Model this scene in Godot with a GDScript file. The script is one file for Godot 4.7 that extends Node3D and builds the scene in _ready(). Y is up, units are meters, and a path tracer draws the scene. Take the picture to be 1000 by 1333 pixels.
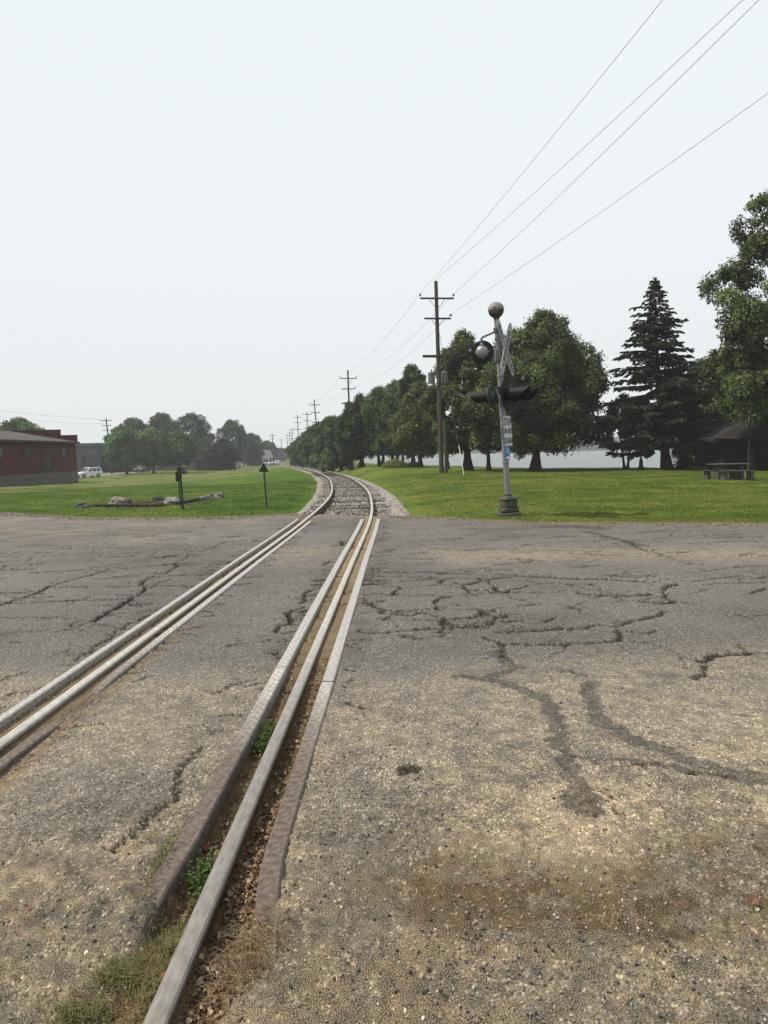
extends Node3D
# The camera stands on the old pavement of a railway crossing. x is to the right, d is the distance ahead (z = -d), y is up, rail tops are at y = 0.

var noise_low: FastNoiseLite
var noise_mid: FastNoiseLite
var noise_fine: FastNoiseLite
var noise_grit: FastNoiseLite
var noise_cells: FastNoiseLite
const LEFT_RAIL := 0.84 # the left rail keeps a little wide of the centre line in the crossing
var rng := RandomNumberGenerator.new()
var mats := {}
var used_names := {}
var leaf_meshes := {}
const TW := 1920
const TH := 1600
var crack_map := PackedFloat32Array()
var tar_map := PackedFloat32Array()

# track centre line: distance ahead, x
const TRACK = [[-14.0, -1.82], [0.0, -1.49], [10.0, -1.253], [17.0, -1.087], [22.3, -1.13], [28.7, -1.36], [36.7, -1.91], [50.4, -3.15], [74.1, -6.12], [103.0, -10.65], [147.0, -18.05], [220.0, -30.4], [330.0, -49.0], [460.0, -71.0]]
# far edge of the pavement: x, distance
const EDGE = [[-120.0, 40.0], [-40.0, 30.0], [-20.0, 25.2], [-11.6, 21.4], [-8.3, 19.2], [-6.0, 18.45], [-3.4, 18.5], [-2.7, 18.9], [-1.1, 18.1], [1.1, 17.25], [3.3, 15.35], [5.6, 14.65], [7.7, 14.2], [20.0, 13.0], [120.0, 8.0]]
# lake bank: x, distance
const BANK = [[-400.0, 2200.0], [-60.0, 520.0], [-20.0, 250.0], [0.0, 110.0], [5.0, 83.0], [10.0, 63.0], [12.5, 58.5], [16.0, 55.0], [21.0, 52.0], [28.0, 49.5], [60.0, 40.0], [500.0, -60.0]]
const LAKE_Y := -1.6

# ---- numbers

func lin(r: float, g: float, b: float) -> Color:
	return Color(r, g, b).linear_to_srgb()

func P(x: float, y: float, d: float) -> Vector3:
	return Vector3(x, y, -d)

func along(table: Array, t: float) -> float:
	var k := 0
	while k < table.size() - 2 and t > table[k + 1][0]:
		k += 1
	var f: float = clampf((t - table[k][0]) / (table[k + 1][0] - table[k][0]), 0.0, 1.0)
	return lerpf(table[k][1], table[k + 1][1], f)

func slope_at(k: int) -> float:
	if k == 0: return (TRACK[1][1] - TRACK[0][1]) / (TRACK[1][0] - TRACK[0][0])
	if k >= TRACK.size() - 1: return (TRACK[k][1] - TRACK[k - 1][1]) / (TRACK[k][0] - TRACK[k - 1][0])
	return (TRACK[k + 1][1] - TRACK[k - 1][1]) / (TRACK[k + 1][0] - TRACK[k - 1][0])

func track_x(d: float) -> float:
	var k := 0
	while k < TRACK.size() - 2 and d > TRACK[k + 1][0]:
		k += 1
	var w: float = TRACK[k + 1][0] - TRACK[k][0]
	var t: float = (d - TRACK[k][0]) / w
	if t < 0.0 or t > 1.0: return TRACK[k][1] + (d - TRACK[k][0]) * slope_at(k)
	var t2 := t * t
	var t3 := t2 * t
	return (2 * t3 - 3 * t2 + 1) * TRACK[k][1] + (t3 - 2 * t2 + t) * w * slope_at(k) + (-2 * t3 + 3 * t2) * TRACK[k + 1][1] + (t3 - t2) * w * slope_at(k + 1)

func track_dir(d: float) -> Vector3:
	return (P(track_x(d + 0.5), track_y(d + 0.5), d + 0.5) - P(track_x(d - 0.5), track_y(d - 0.5), d - 0.5)).normalized()

func track_y(d: float) -> float:
	var e := maxf(0.0, d - 30.0)
	return -0.010 * e * e / (e + 6.0) if d < 260.0 else -2.25

func road_edge(x: float) -> float:
	return along(EDGE, x) + 0.30 * noise_mid.get_noise_2d(x * 0.5, 40.0) + 0.08 * noise_fine.get_noise_2d(x, 8.0)

func ground_y(x: float, d: float) -> float:
	var u := x - track_x(d)
	var ty := track_y(d)
	var bed := ty - 0.26
	var y := 0.0
	if u < 0.0:
		var ly := -0.09 - 1.95 * smoothstep(14.0, 136.0, d)
		y = lerpf(bed, ly, smoothstep(1.7, 9.0 + 0.06 * d, -u)) + 0.08 * smoothstep(1.6, 2.6, -u) * (1.0 - smoothstep(3.0, 8.0, -u))
	else:
		var ry := -0.06 - 0.008 * maxf(0.0, d - 66.0) + 0.10 * smoothstep(22.0, 44.0, d)
		y = lerpf(bed, ry, smoothstep(2.0, 4.6, u))
		var past := d - along(BANK, x)
		y -= 6.0 * smoothstep(-1.5, 11.0, past)
	y += 0.05 * noise_low.get_noise_2d(x, d)
	var inside := along(EDGE, x) - d
	if d < 45.0 and inside > -1.5:
		inside = road_edge(x) - d
		y = lerpf(y, -0.55, smoothstep(-0.02, 0.45, inside))
	return y

func groove(u: float, depth: float, half: float) -> float:
	return -depth * (1.0 - smoothstep(half - 0.03, half + 0.02, absf(u)))

func web(x: float, d: float) -> float:
	# a net of fine cracks where the old asphalt is breaking up
	if d < 5.4 or d > 16.5: return 0.0
	var m := noise_low.get_noise_2d(x * 0.8 + 70.0, d * 0.8) + 0.35 * noise_mid.get_noise_2d(x, d + 20.0)
	var zone := smoothstep(-0.2, 0.3, x) * smoothstep(5.5, 6.3, d) * smoothstep(9.9, 9.0, d) * 0.55
	zone = maxf(zone, smoothstep(-2.6, -3.2, x) * smoothstep(6.2, 7.5, d) * smoothstep(15.0, 12.0, d) * 0.30)
	zone = maxf(zone, smoothstep(0.0, 1.0, x) * smoothstep(12.0, 13.0, d) * 0.25)
	if zone + m < 0.3: return 0.0
	var wx := x + 0.10 * noise_mid.get_noise_2d(x * 3.0, d * 3.0) + 0.03 * noise_fine.get_noise_2d(x * 2.0, d * 2.0)
	var wd := d + 0.10 * noise_mid.get_noise_2d(x * 3.0 + 40.0, d * 3.0) + 0.03 * noise_fine.get_noise_2d(x * 2.0, d * 2.0 + 30.0)
	var e := noise_cells.get_noise_2d(wx, wd * 1.7) + 1.0
	var w := 0.06 * smoothstep(0.3, 0.8, zone + m) * (0.7 + 0.5 * noise_fine.get_noise_2d(x, d + 60.0))
	return 0.9 * (1.0 - smoothstep(w * 0.5, w * 1.2 + 0.004, e)) if w > 0.004 else 0.0

func at_map(map: PackedFloat32Array, x: float, d: float) -> float:
	var fx := (x + 13.0) / 0.0125
	var fy := (d - 1.0) / 0.0125
	if fx < 0.0 or fy < 0.0 or fx >= TW - 1 or fy >= TH - 1: return 0.0
	var i := int(fx)
	var j := int(fy)
	var tx := fx - i
	var ty := fy - j
	var k := j * TW + i
	return lerpf(lerpf(map[k], map[k + 1], tx), lerpf(map[k + TW], map[k + TW + 1], tx), ty)

func pave_y(x: float, d: float) -> float:
	var c := track_x(d)
	var ur := x - c - 0.7525
	var ul := x - c + LEFT_RAIL
	var y := -0.016 + 0.012 * noise_low.get_noise_2d(x * 2.0, d * 2.0) + 0.005 * noise_mid.get_noise_2d(x * 2.0, d * 2.0)
	var near := smoothstep(4.6, 2.6, d)
	y += near * (0.012 * noise_mid.get_noise_2d(x * 3.0 + 9.0, d * 3.0) + 0.014 * noise_fine.get_noise_2d(x * 1.3, d * 1.3))
	y += 0.003 * noise_fine.get_noise_2d(x * 4.0, d * 4.0) + near * 0.006 * noise_grit.get_noise_2d(x, d) + smoothstep(3.3, 2.7, d) * 0.011 * noise_grit.get_noise_2d(x * 0.7 + 9.0, d * 0.7)
	if absf(ur) < 0.6:
		var deep := lerpf(0.024, 0.085, smoothstep(6.0, 3.6, d))
		y += groove(ur, deep, 0.178) * smoothstep(2.2, 2.5, d)
		y -= 0.075 * exp(-pow((ur - 0.1) / 0.12, 2.0)) * smoothstep(2.7, 2.3, d)
		y -= 0.03 * exp(-pow((ur + 0.12) / 0.12, 2.0)) * smoothstep(2.7, 2.3, d)
	if absf(ul) < 0.6:
		y += groove(ul + 0.03, 0.022 + 0.03 * smoothstep(-0.05, -0.18, ul) + 0.012 * smoothstep(0.02, 0.06, ul), 0.165)
		y -= 0.02 * exp(-pow((ul - 0.24) / 0.1, 2.0)) * smoothstep(7.5, 5.0, d)
	var k := maxf(at_map(crack_map, x, d), web(x, d))
	y -= k * lerpf(0.022, 0.05, smoothstep(3.5, 7.0, d))
	y += 0.005 * at_map(tar_map, x, d)
	if absf(x) < 12.0 and d > 12.0 or absf(x) >= 12.0:
		y -= 0.4 * smoothstep(0.35, 0.9, d - along(EDGE, x))
	return y

func pave_color(x: float, d: float) -> Color:
	var c := track_x(d)
	var ur := x - c - 0.7525
	var ul := x - c + LEFT_RAIL
	var nl := noise_low.get_noise_2d(x + 31.0, d)
	var nm := noise_mid.get_noise_2d(x + 17.0, d)
	var nf := noise_fine.get_noise_2d(x + 5.0, d)
	var g := 0.137 + 0.034 * nl + 0.022 * nm + 0.016 * nf
	var asphalt := Color(g * 1.03, g * 0.985, g * 0.935)
	# a darker overlay right of the middle, pale dust in the wheel paths
	asphalt = asphalt.lerp(Color(0.098, 0.095, 0.09), 0.55 * smoothstep(4.2, 5.6, x + nl * 1.5) * smoothstep(9.4, 8.6, d + nm * 0.5) * smoothstep(4.9, 5.6, d + nm * 0.4))
	var ng := noise_grit.get_noise_2d(x + 3.0, d)
	var sand := Color(0.304, 0.256, 0.184) * (1.0 + 0.22 * nm + 0.28 * nf + 0.18 * ng)
	var s := 0.0
	var front := d + 0.55 * nl + 0.5 * nm + 0.2 * nf - 0.12 * absf(x)
	s = smoothstep(5.5, 4.7, front) * (0.50 + 0.28 * nm + 0.34 * nf + 0.15 * nl)
	var dust := exp(-pow((d - 11.0 + 0.085 * x + 0.4 * nl) / 0.85, 2.0)) * smoothstep(0.0, 1.2, x)
	s = maxf(s, dust * (0.5 + 0.25 * nf))
	var dust_mid := exp(-pow((d - 11.5 + 0.5 * nl) / 1.3, 2.0)) * smoothstep(0.1, -0.3, x) * smoothstep(-2.2, -1.6, x)
	s = maxf(s, dust_mid * (0.36 + 0.2 * nf))
	var dust_left := smoothstep(12.0, 16.0, d) * smoothstep(-1.5, -4.0, x)
	s = maxf(s, dust_left * (0.2 + 0.25 * nm))
	# bare dirt and sand close to the viewer
	var patch1 := exp(-pow((x + 1.5 + 0.25 * nm) / 0.6, 2.0) - pow((d - 3.35 - 0.3 * (x + 1.5)) / 0.5, 2.0))
	var patch2 := exp(-pow((x + 0.16 + 0.1 * nm) / 0.2, 2.0) - pow((d - 3.0) / 0.65, 2.0))
	s *= 1.0 - 0.75 * clampf(maxf(patch1, patch2) * 1.3 + 0.3 * nf, 0.0, 1.0)
	var col := asphalt.lerp(sand, clampf(s, 0.0, 0.9))
	var dirt := Color(0.088, 0.067, 0.044) * (1.0 + 0.25 * nm + 0.25 * nf)
	var b := smoothstep(3.15, 2.6, d + 0.4 * nm + 0.3 * nl) * (1.0 - 0.75 * smoothstep(2.5, 2.1, d + 0.5 * nm + 0.4 * nl))
	b *= smoothstep(-0.4, 0.3, x + 0.3 * nm) * clampf(0.72 + 0.9 * nm + 1.3 * nf, 0.0, 1.0)
	b = maxf(b, smoothstep(2.75, 2.2, d) * clampf(0.28 + 0.8 * nm + 0.4 * nf, 0.0, 0.7))
	col = col.lerp(dirt, clampf(b, 0.0, 0.95))
	# dirt in the flangeways and along the rails
	var soil := Color(0.15, 0.105, 0.062) * (1.0 + 0.3 * nf + 0.2 * nm)
	var far_soil := Color(0.24, 0.185, 0.115) * (1.0 + 0.25 * nf)
	var in_groove := 1.0 - smoothstep(0.15, 0.20, absf(ur))
	col = col.lerp(soil.lerp(far_soil, smoothstep(4.2, 6.5, d)), in_groove * 0.95)
	col = col.lerp(far_soil * 0.8, (1.0 - smoothstep(0.15, 0.20, absf(ul))) * 0.9)
	col = col.lerp(soil * 1.1, 0.6 * exp(-pow((ul - 0.24) / 0.09, 2.0)) * smoothstep(7.5, 5.5, d))
	var beside := exp(-pow((absf(ur) - 0.33) / 0.13, 2.0)) * clampf(0.35 + 1.2 * nm + 0.6 * nf, 0.0, 1.0)
	col = col.lerp(Color(0.075, 0.068, 0.058), beside * 0.6 * smoothstep(4.5, 6.0, d))
	# tar runs; cracks painted near-black for dirt and the shade inside them
	var tar := at_map(tar_map, x, d)
	col = col.lerp(Color(0.062, 0.06, 0.058) * (1.0 + 0.25 * nf), 0.72 * smoothstep(0.3, 0.6, tar + 0.55 * nf + 0.35 * nm))
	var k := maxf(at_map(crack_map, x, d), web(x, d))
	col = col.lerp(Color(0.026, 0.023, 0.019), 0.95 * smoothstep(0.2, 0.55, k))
	if d > 12.0:
		var verge := smoothstep(1.1, 0.0, road_edge(x) - d + 0.8 * nm)
		col = col.lerp(Color(0.2, 0.165, 0.115) * (1.0 + 0.3 * nf), verge * 0.6)
	var foot := smoothstep(4.6, 2.8, d)
	col = Color(col.r * (1.0 + 0.05 * foot), col.g, col.b * (1.0 - 0.10 * foot))
	col *= 1.0 + foot * (0.20 * nm + 0.26 * nf + 0.22 * ng + 0.12)
	col *= minf(1.0, 0.37 / col.r)
	return col * 2.4 # the grain texture averages 0.4

func is_sand(x: float, d: float) -> bool:
	# where loose sand and dirt cover the stones of the worn surface
	var c := track_x(d)
	if absf(x - c - 0.7525) < 0.17 or absf(x - c + LEFT_RAIL) < 0.17: return true
	var nm := noise_mid.get_noise_2d(x + 17.0, d)
	var nf := noise_fine.get_noise_2d(x * 1.7 + 5.0, d * 1.7)
	var ng := noise_grit.get_noise_2d(x, d)
	var nl := noise_low.get_noise_2d(x + 31.0, d)
	var front := d + 0.55 * nl + 0.5 * nm - 0.12 * absf(x)
	var s := smoothstep(5.6, 4.2, front) * 0.30 + smoothstep(3.3, 2.5, d + 0.3 * nm) * 0.38
	return s + 0.42 * nm + 0.50 * nf + 0.40 * ng > 0.56

func stamp(map: PackedFloat32Array, x: float, d: float, r: float, v: float) -> void:
	var fx := (x + 13.0) / 0.0125
	var fy := (d - 1.0) / 0.0125
	var fr := r / 0.0125
	for j in range(int(fy - fr), int(fy + fr) + 2):
		for i in range(int(fx - fr), int(fx + fr) + 2):
			if i < 0 or j < 0 or i >= TW or j >= TH: continue
			var q := Vector2(i - fx, j - fy).length() / maxf(fr, 0.4)
			var a := v * clampf(1.5 - q * 1.3, 0.0, 1.0)
			if a > map[j * TW + i]: map[j * TW + i] = a

func crack_line(map: PackedFloat32Array, flat: Array, wide: float, wobble: float, branches: float) -> void:
	var k := 0
	var phase := rng.randf() * 50.0
	while k + 3 < flat.size():
		var a := Vector2(flat[k], flat[k + 1])
		var b := Vector2(flat[k + 2], flat[k + 3])
		var n := int(a.distance_to(b) / 0.009) + 1
		var side := (b - a).orthogonal().normalized()
		for i in n + 1:
			var p := a.lerp(b, float(i) / n)
			phase += 0.009
			p += side * wobble * (noise_fine.get_noise_2d(phase * 6.0, 3.0) + 0.6 * noise_mid.get_noise_2d(phase * 3.0, 7.0))
			var across := absf(b.x - a.x) / maxf(a.distance_to(b), 0.001)
			var heaved := 1.0 + 1.9 * smoothstep(5.5, 10.0, p.y) * smoothstep(0.55, 0.9, across)
			var w := wide * heaved * (0.45 + 0.85 * absf(noise_fine.get_noise_2d(phase * 2.5, 90.0)) + 0.25 * rng.randf())
			stamp(map, p.x, p.y, w, 1.0)
			if rng.randf() < branches:
				var q := p
				var dir := (b - a).normalized().rotated(rng.randf_range(0.5, 1.6) * (1.0 if rng.randf() < 0.5 else -1.0))
				for s in rng.randi_range(8, 40):
					dir = dir.rotated(rng.randf_range(-0.35, 0.35))
					q += dir * 0.012
					stamp(map, q.x, q.y, wide * 0.33, 0.75)
		k += 2

const CRACKS = [[0.03,0.58,9.51,0.75,9.4,0.97,9.37,1.28,9.2],
	[0.03,1.5,9.21,1.82,9.03,2.3,8.81],
	[0.03,1.94,8.95,2.34,8.8,2.75,8.72,3.05,8.58,3.23,8.46],
	[0.03,0.58,9.15,0.79,8.79,0.94,8.54,1.12,8.64,1.39,8.92,1.58,9],
	[0.03,0.94,8.54,0.97,8.11,1.02,7.86],
	[0.035,-0.25,7.65,-0.04,7.34,-0.04,7.13,0.26,7,0.36,7.14,0.48,6.93,0.59,6.82,0.79,6.8,0.91,6.89,0.97,7.14,0.98,6.93,1.1,6.82,1.26,6.95],
	[0.03,-0.25,6.35,-0.11,6.3,0.02,6.33,0.19,6.36,0.32,6.39,0.47,6.44],
	[0.035,0.58,6.77,0.52,6.59,0.57,6.41,0.74,6.41,0.92,6.47,0.99,6.64,1.05,6.63,1.3,6.66],
	[0.03,0.98,6.21,1.19,6.23,1.43,6.27,1.65,6.32],
	[0.035,1.36,6.26,1.58,6.32,1.79,6.33,1.93,6.44,2.08,6.37,2.22,6.48,2.39,6.61,2.64,6.73,2.76,6.97],
	[0.03,0.22,6.07,0.36,6.1],
	[0.035,0.86,6.06,0.92,5.94,0.98,5.83,1.13,5.81,1.32,5.8,1.51,5.78],
	[0.03,1.26,5.8,1.55,5.82,1.76,5.86,1.99,5.88,2.09,6.28],
	[0.025,0.98,5.83,0.92,5.49,0.97,5.33],
	[0.03,1.58,14.69,2.1,14.68,2.53,14.38,2.93,14.3],
	[0.03,1.02,13.09,1.45,13.12],
	[0.03,0.45,12.84,0.6,12.52,0.7,12.1],
	[0.02,2.16,8.4,2.36,8.23],
	[0.04,2.18,7.91,2.51,7.7,2.77,7.72,2.95,7.79],
	[0.045,2.69,7.42,2.85,7.26,3.04,7.38,3.14,7.23],
	[0.03,3.04,7.38,3.04,7.62,3.23,8.14,3.48,8.33],
	[0.05,2.38,5.29,2.46,5.32,2.53,5.4,2.71,5.42,2.88,5.48],
	[0.03,2.46,5.32,2.35,5.15,2.25,4.93,2.16,4.84],
	[0.05,3.36,6.71,3.4,6.66,3.46,6.56],
	[0.04,4.19,12.64,4.17,11.99,4.12,11.41,4.18,10.87],
	[0.025,4.18,10.87,4.16,10.38,4.2,9.83,4.38,9.7],
	[0.02,1.27,5.08,1.36,5.1,1.39,5.02,1.45,4.99],
	[0.02,2.07,6.28,2.16,6.19,2.25,6.1,2.41,6.21],
	[0.02,3.98,7.65,4.17,7.83,4.34,7.94],
	[0.015,2.21,5.1,2.32,5.58,2.19,5.84,1.99,5.88],
	[0.035,-4.32,7.83,-4.29,8.17,-4.28,8.63,-4.3,9.08,-4.2,9.53,-4.03,10.35],
	[0.02,-4.37,7.93,-3.97,8,-3.57,8.07,-3.05,8.09],
	[0.05,-2.93,6.99,-2.96,7.27,-2.94,7.57,-2.95,7.97,-2.96,8.33],
	[0.035,-2.96,8.33,-2.97,8.73,-3.17,9.1,-3.18,9.57,-3.06,9.76,-3.08,10.42,-3.23,10.8],
	[0.02,-3.19,10.8,-3.21,11.61,-3.06,12.36,-2.98,13.42],
	[0.03,-2.95,7.97,-2.81,7.75,-2.63,7.8],
	[0.025,-6.99,12.8,-6.78,13.11,-6.15,13.19],
	[0.02,-5.7,10.41,-5.23,10.51],
	[0.03,-4.5,11.59,-4.15,11.6],
	[0.03,-3.84,11.41,-3.43,11.5],
	[0.015,-3.97,9.47,-3.34,9.63],
	[0.03,-3.11,14.05,-2.84,14.21],
	[0.025,-2.84,13.2,-2.62,13.55],
	[0.02,-2.51,5.61,-2.51,6.23,-2.53,6.8,-2.42,7.22],
	[0.02,-2.94,8.72,-2.91,9.16,-2.83,9.33],
	[0.015,-2.96,6.94,-3,6.74,-3.16,6.56],
	[0.03,-1.01,6.42,-1.02,6.68,-0.93,6.73,-0.96,6.97,-1.03,7.25,-0.94,7.37,-0.87,7.47],
	[0.03,-1.03,7.25,-0.94,6.9,-0.78,6.92],
	[0.03,-0.95,7.65,-0.88,7.75,-0.96,8.1,-0.88,8.47],
	[0.03,-0.89,8.7,-0.79,8.78],
	[0.03,-0.91,9.04,-0.74,9.07],
	[0.03,-0.91,10.28,-0.84,10.67],
	[0.035,-0.89,12.35,-0.78,12.42,-0.79,13.11],
	[0.025,-0.29,9.06,-0.18,9.1],
	[0.025,-0.24,7.8,-0.22,7.58,-0.1,7.53],
	[0.02,-0.27,6.38,-0.11,6.27,-0.02,6.31],
	[0.015,-0.3,5.34,-0.2,5.31],
	[0.02,-1.17,2.85,-1.13,2.95,-1.1,3.06,-1.07,3.2,-1.04,3.31,-1.07,3.46,-1.09,3.71,-1.03,3.89],
	[0.02,-1.21,4.78,-1.12,4.94,-0.96,5.06],
	[0.015,-1.05,4.04,-0.99,4.12],
	[0.02,-2.88,5.15,-2.84,5.28,-2.79,5.37],
	[0.02,-2.68,4.81,-2.6,4.88],
	[0.012,1.19,3.55,1.39,3.51,1.54,3.4,1.67,3.42,1.69,3.35,1.83,3.31],
	[0.012,0.9,2.98,0.9,3.04,0.93,3.29],
	[0.012,1,3.63,0.96,3.68,1.03,3.8],
	[0.012,1.04,3.29,1,3.03]]
const TAR = [[0.16,3.1,15,3.76,14.71,4.31,14.16],
	[0.1,3.9,13.82,4.25,11.49],
	[0.05,0.5,5.04,0.73,4.88,0.93,4.69,1.03,4.51,1.01,4.11,0.95,3.77,0.92,3.59,0.91,3.4],
	[0.06,0.74,4.95,0.95,5.18,0.88,5.54],
	[0.055,1.41,4.83,1.29,4.43,1.28,4.12,1.36,3.84,1.48,3.65,1.67,3.48,1.86,3.36],
	[0.03,0.99,3.65,1.21,3.6,1.39,3.53,1.56,3.43,1.69,3.36,1.85,3.34],
	[0.085,0.85,3.23,0.87,3.16,0.88,3.07],
	[0.05,0.92,3.64,0.89,3.44,0.9,3.31],
	[0.03,0.93,3.29,0.9,3.04]]

# ---- mesh building

class MB:
	var v := PackedVector3Array()
	var n := PackedVector3Array()
	var c := PackedColorArray()
	var uv := PackedVector2Array()
	var col := Color(1, 1, 1)
	func tri(a: Vector3, b: Vector3, e: Vector3, na: Vector3, nb: Vector3, ne: Vector3, ua := Vector2.ZERO, ub := Vector2.ZERO, ue := Vector2.ZERO) -> void:
		if (b - a).cross(e - a).dot(na + nb + ne) > 0.0:
			v.append_array(PackedVector3Array([a, e, b])); n.append_array(PackedVector3Array([na, ne, nb])); uv.append_array(PackedVector2Array([ua, ue, ub]))
		else:
			v.append_array(PackedVector3Array([a, b, e])); n.append_array(PackedVector3Array([na, nb, ne])); uv.append_array(PackedVector2Array([ua, ub, ue]))
		c.append(col); c.append(col); c.append(col)
	func quad(a: Vector3, b: Vector3, e: Vector3, f: Vector3, nn: Vector3, w := 0.0, h := 0.0) -> void:
		tri(a, b, e, nn, nn, nn, Vector2(0, 0), Vector2(w, 0), Vector2(w, h))
		tri(a, e, f, nn, nn, nn, Vector2(0, 0), Vector2(w, h), Vector2(0, h))
	func face(points: Array, out: Vector3) -> void:
		for k in range(1, points.size() - 1):
			var nn: Vector3 = (points[k] - points[0]).cross(points[k + 1] - points[0]).normalized()
			if nn.dot(out) < 0.0: nn = -nn
			tri(points[0], points[k], points[k + 1], nn, nn, nn)
	func box(at: Vector3, size: Vector3, basis := Basis(), bevel := 0.0) -> void:
		var h := size * 0.5
		var e := minf(bevel, minf(h.x, minf(h.y, h.z)) * 0.9)
		var axes: Array[Vector3] = [Vector3(1, 0, 0), Vector3(0, 1, 0), Vector3(0, 0, 1)]
		for k in 3:
			var p: Vector3 = axes[(k + 1) % 3]
			var q: Vector3 = axes[(k + 2) % 3]
			var hp := h.dot(p) - e
			var hq := h.dot(q) - e
			for s in [-1.0, 1.0]:
				var o: Vector3 = axes[k] * h.dot(axes[k]) * s
				quad(at + basis * (o - p * hp - q * hq), at + basis * (o + p * hp - q * hq), at + basis * (o + p * hp + q * hq), at + basis * (o - p * hp + q * hq), basis * (axes[k] * s), hp * 2, hq * 2)
		if e <= 0.0: return
		for k in 3:
			var p: Vector3 = axes[(k + 1) % 3]
			var q: Vector3 = axes[(k + 2) % 3]
			var edge: Vector3 = axes[k] * (h.dot(axes[k]) - e)
			for sp in [-1.0, 1.0]:
				for sq in [-1.0, 1.0]:
					var a: Vector3 = p * h.dot(p) * sp + q * (h.dot(q) - e) * sq
					var b: Vector3 = p * (h.dot(p) - e) * sp + q * h.dot(q) * sq
					quad(at + basis * (a - edge), at + basis * (b - edge), at + basis * (b + edge), at + basis * (a + edge), basis * (p * sp + q * sq).normalized())
		for sx in [-1.0, 1.0]:
			for sy in [-1.0, 1.0]:
				for sz in [-1.0, 1.0]:
					var s := Vector3(sx, sy, sz)
					var i := (h - Vector3(e, e, e)) * s
					face([at + basis * (i + Vector3(e * sx, 0, 0)), at + basis * (i + Vector3(0, e * sy, 0)), at + basis * (i + Vector3(0, 0, e * sz))], basis * s)
	func tube(points: Array, radii: Array, sides := 8, caps := true) -> void:
		var rings := []
		var dirs := []
		var last := Vector3.ZERO
		var length := 0.0
		for k in points.size():
			var t: Vector3 = (points[mini(k + 1, points.size() - 1)] - points[maxi(k - 1, 0)]).normalized()
			var side := last - t * last.dot(t)
			if side.length() < 0.1: side = t.cross(Vector3(0.31, 0.2, 0.93)) if absf(t.dot(Vector3(0.31, 0.2, 0.93))) < 0.9 else t.cross(Vector3(1, 0, 0))
			side = side.normalized()
			last = side
			var up := t.cross(side)
			var ring := []
			var dd := []
			for s in sides + 1:
				var a := TAU * s / sides
				var o := side * cos(a) + up * sin(a)
				dd.append(o)
				ring.append(points[k] + o * radii[k])
			rings.append(ring); dirs.append(dd)
		for k in points.size() - 1:
			var step: float = points[k].distance_to(points[k + 1])
			for s in sides:
				var u0 := float(s) / sides
				var u1 := float(s + 1) / sides
				tri(rings[k][s], rings[k][s + 1], rings[k + 1][s + 1], dirs[k][s], dirs[k][s + 1], dirs[k + 1][s + 1], Vector2(u0, length), Vector2(u1, length), Vector2(u1, length + step))
				tri(rings[k][s], rings[k + 1][s + 1], rings[k + 1][s], dirs[k][s], dirs[k + 1][s + 1], dirs[k + 1][s], Vector2(u0, length), Vector2(u1, length + step), Vector2(u0, length + step))
			length += step
		if caps:
			face(rings[0].slice(0, sides), points[0] - points[1])
			face(rings[-1].slice(0, sides), points[-1] - points[-2])
	func rod(a: Vector3, b: Vector3, r: float, sides := 8) -> void:
		tube([a, b], [r, r], sides)
	func lathe(profile: Array, sides: int, x := Transform3D()) -> void:
		# profile: Vector2(radius, height along y)
		for k in profile.size() - 1:
			var p: Vector2 = profile[k]
			var q: Vector2 = profile[k + 1]
			var t := (q - p).normalized()
			for s in sides:
				var a0 := TAU * s / sides
				var a1 := TAU * (s + 1) / sides
				var d0 := Vector3(cos(a0), 0, sin(a0))
				var d1 := Vector3(cos(a1), 0, sin(a1))
				var n0 := x.basis * (d0 * t.y - Vector3.UP * t.x)
				var n1 := x.basis * (d1 * t.y - Vector3.UP * t.x)
				var A := x * (d0 * p.x + Vector3.UP * p.y)
				var B := x * (d1 * p.x + Vector3.UP * p.y)
				var C := x * (d1 * q.x + Vector3.UP * q.y)
				var D := x * (d0 * q.x + Vector3.UP * q.y)
				if p.x > 1e-5: tri(A, B, C, n0, n1, n1)
				if q.x > 1e-5: tri(A, C, D, n0, n1, n0)
	func mesh() -> ArrayMesh:
		var m := ArrayMesh.new()
		var a := []
		a.resize(Mesh.ARRAY_MAX)
		a[Mesh.ARRAY_VERTEX] = v; a[Mesh.ARRAY_NORMAL] = n; a[Mesh.ARRAY_COLOR] = c; a[Mesh.ARRAY_TEX_UV] = uv
		m.add_surface_from_arrays(Mesh.PRIMITIVE_TRIANGLES, a)
		return m

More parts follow.
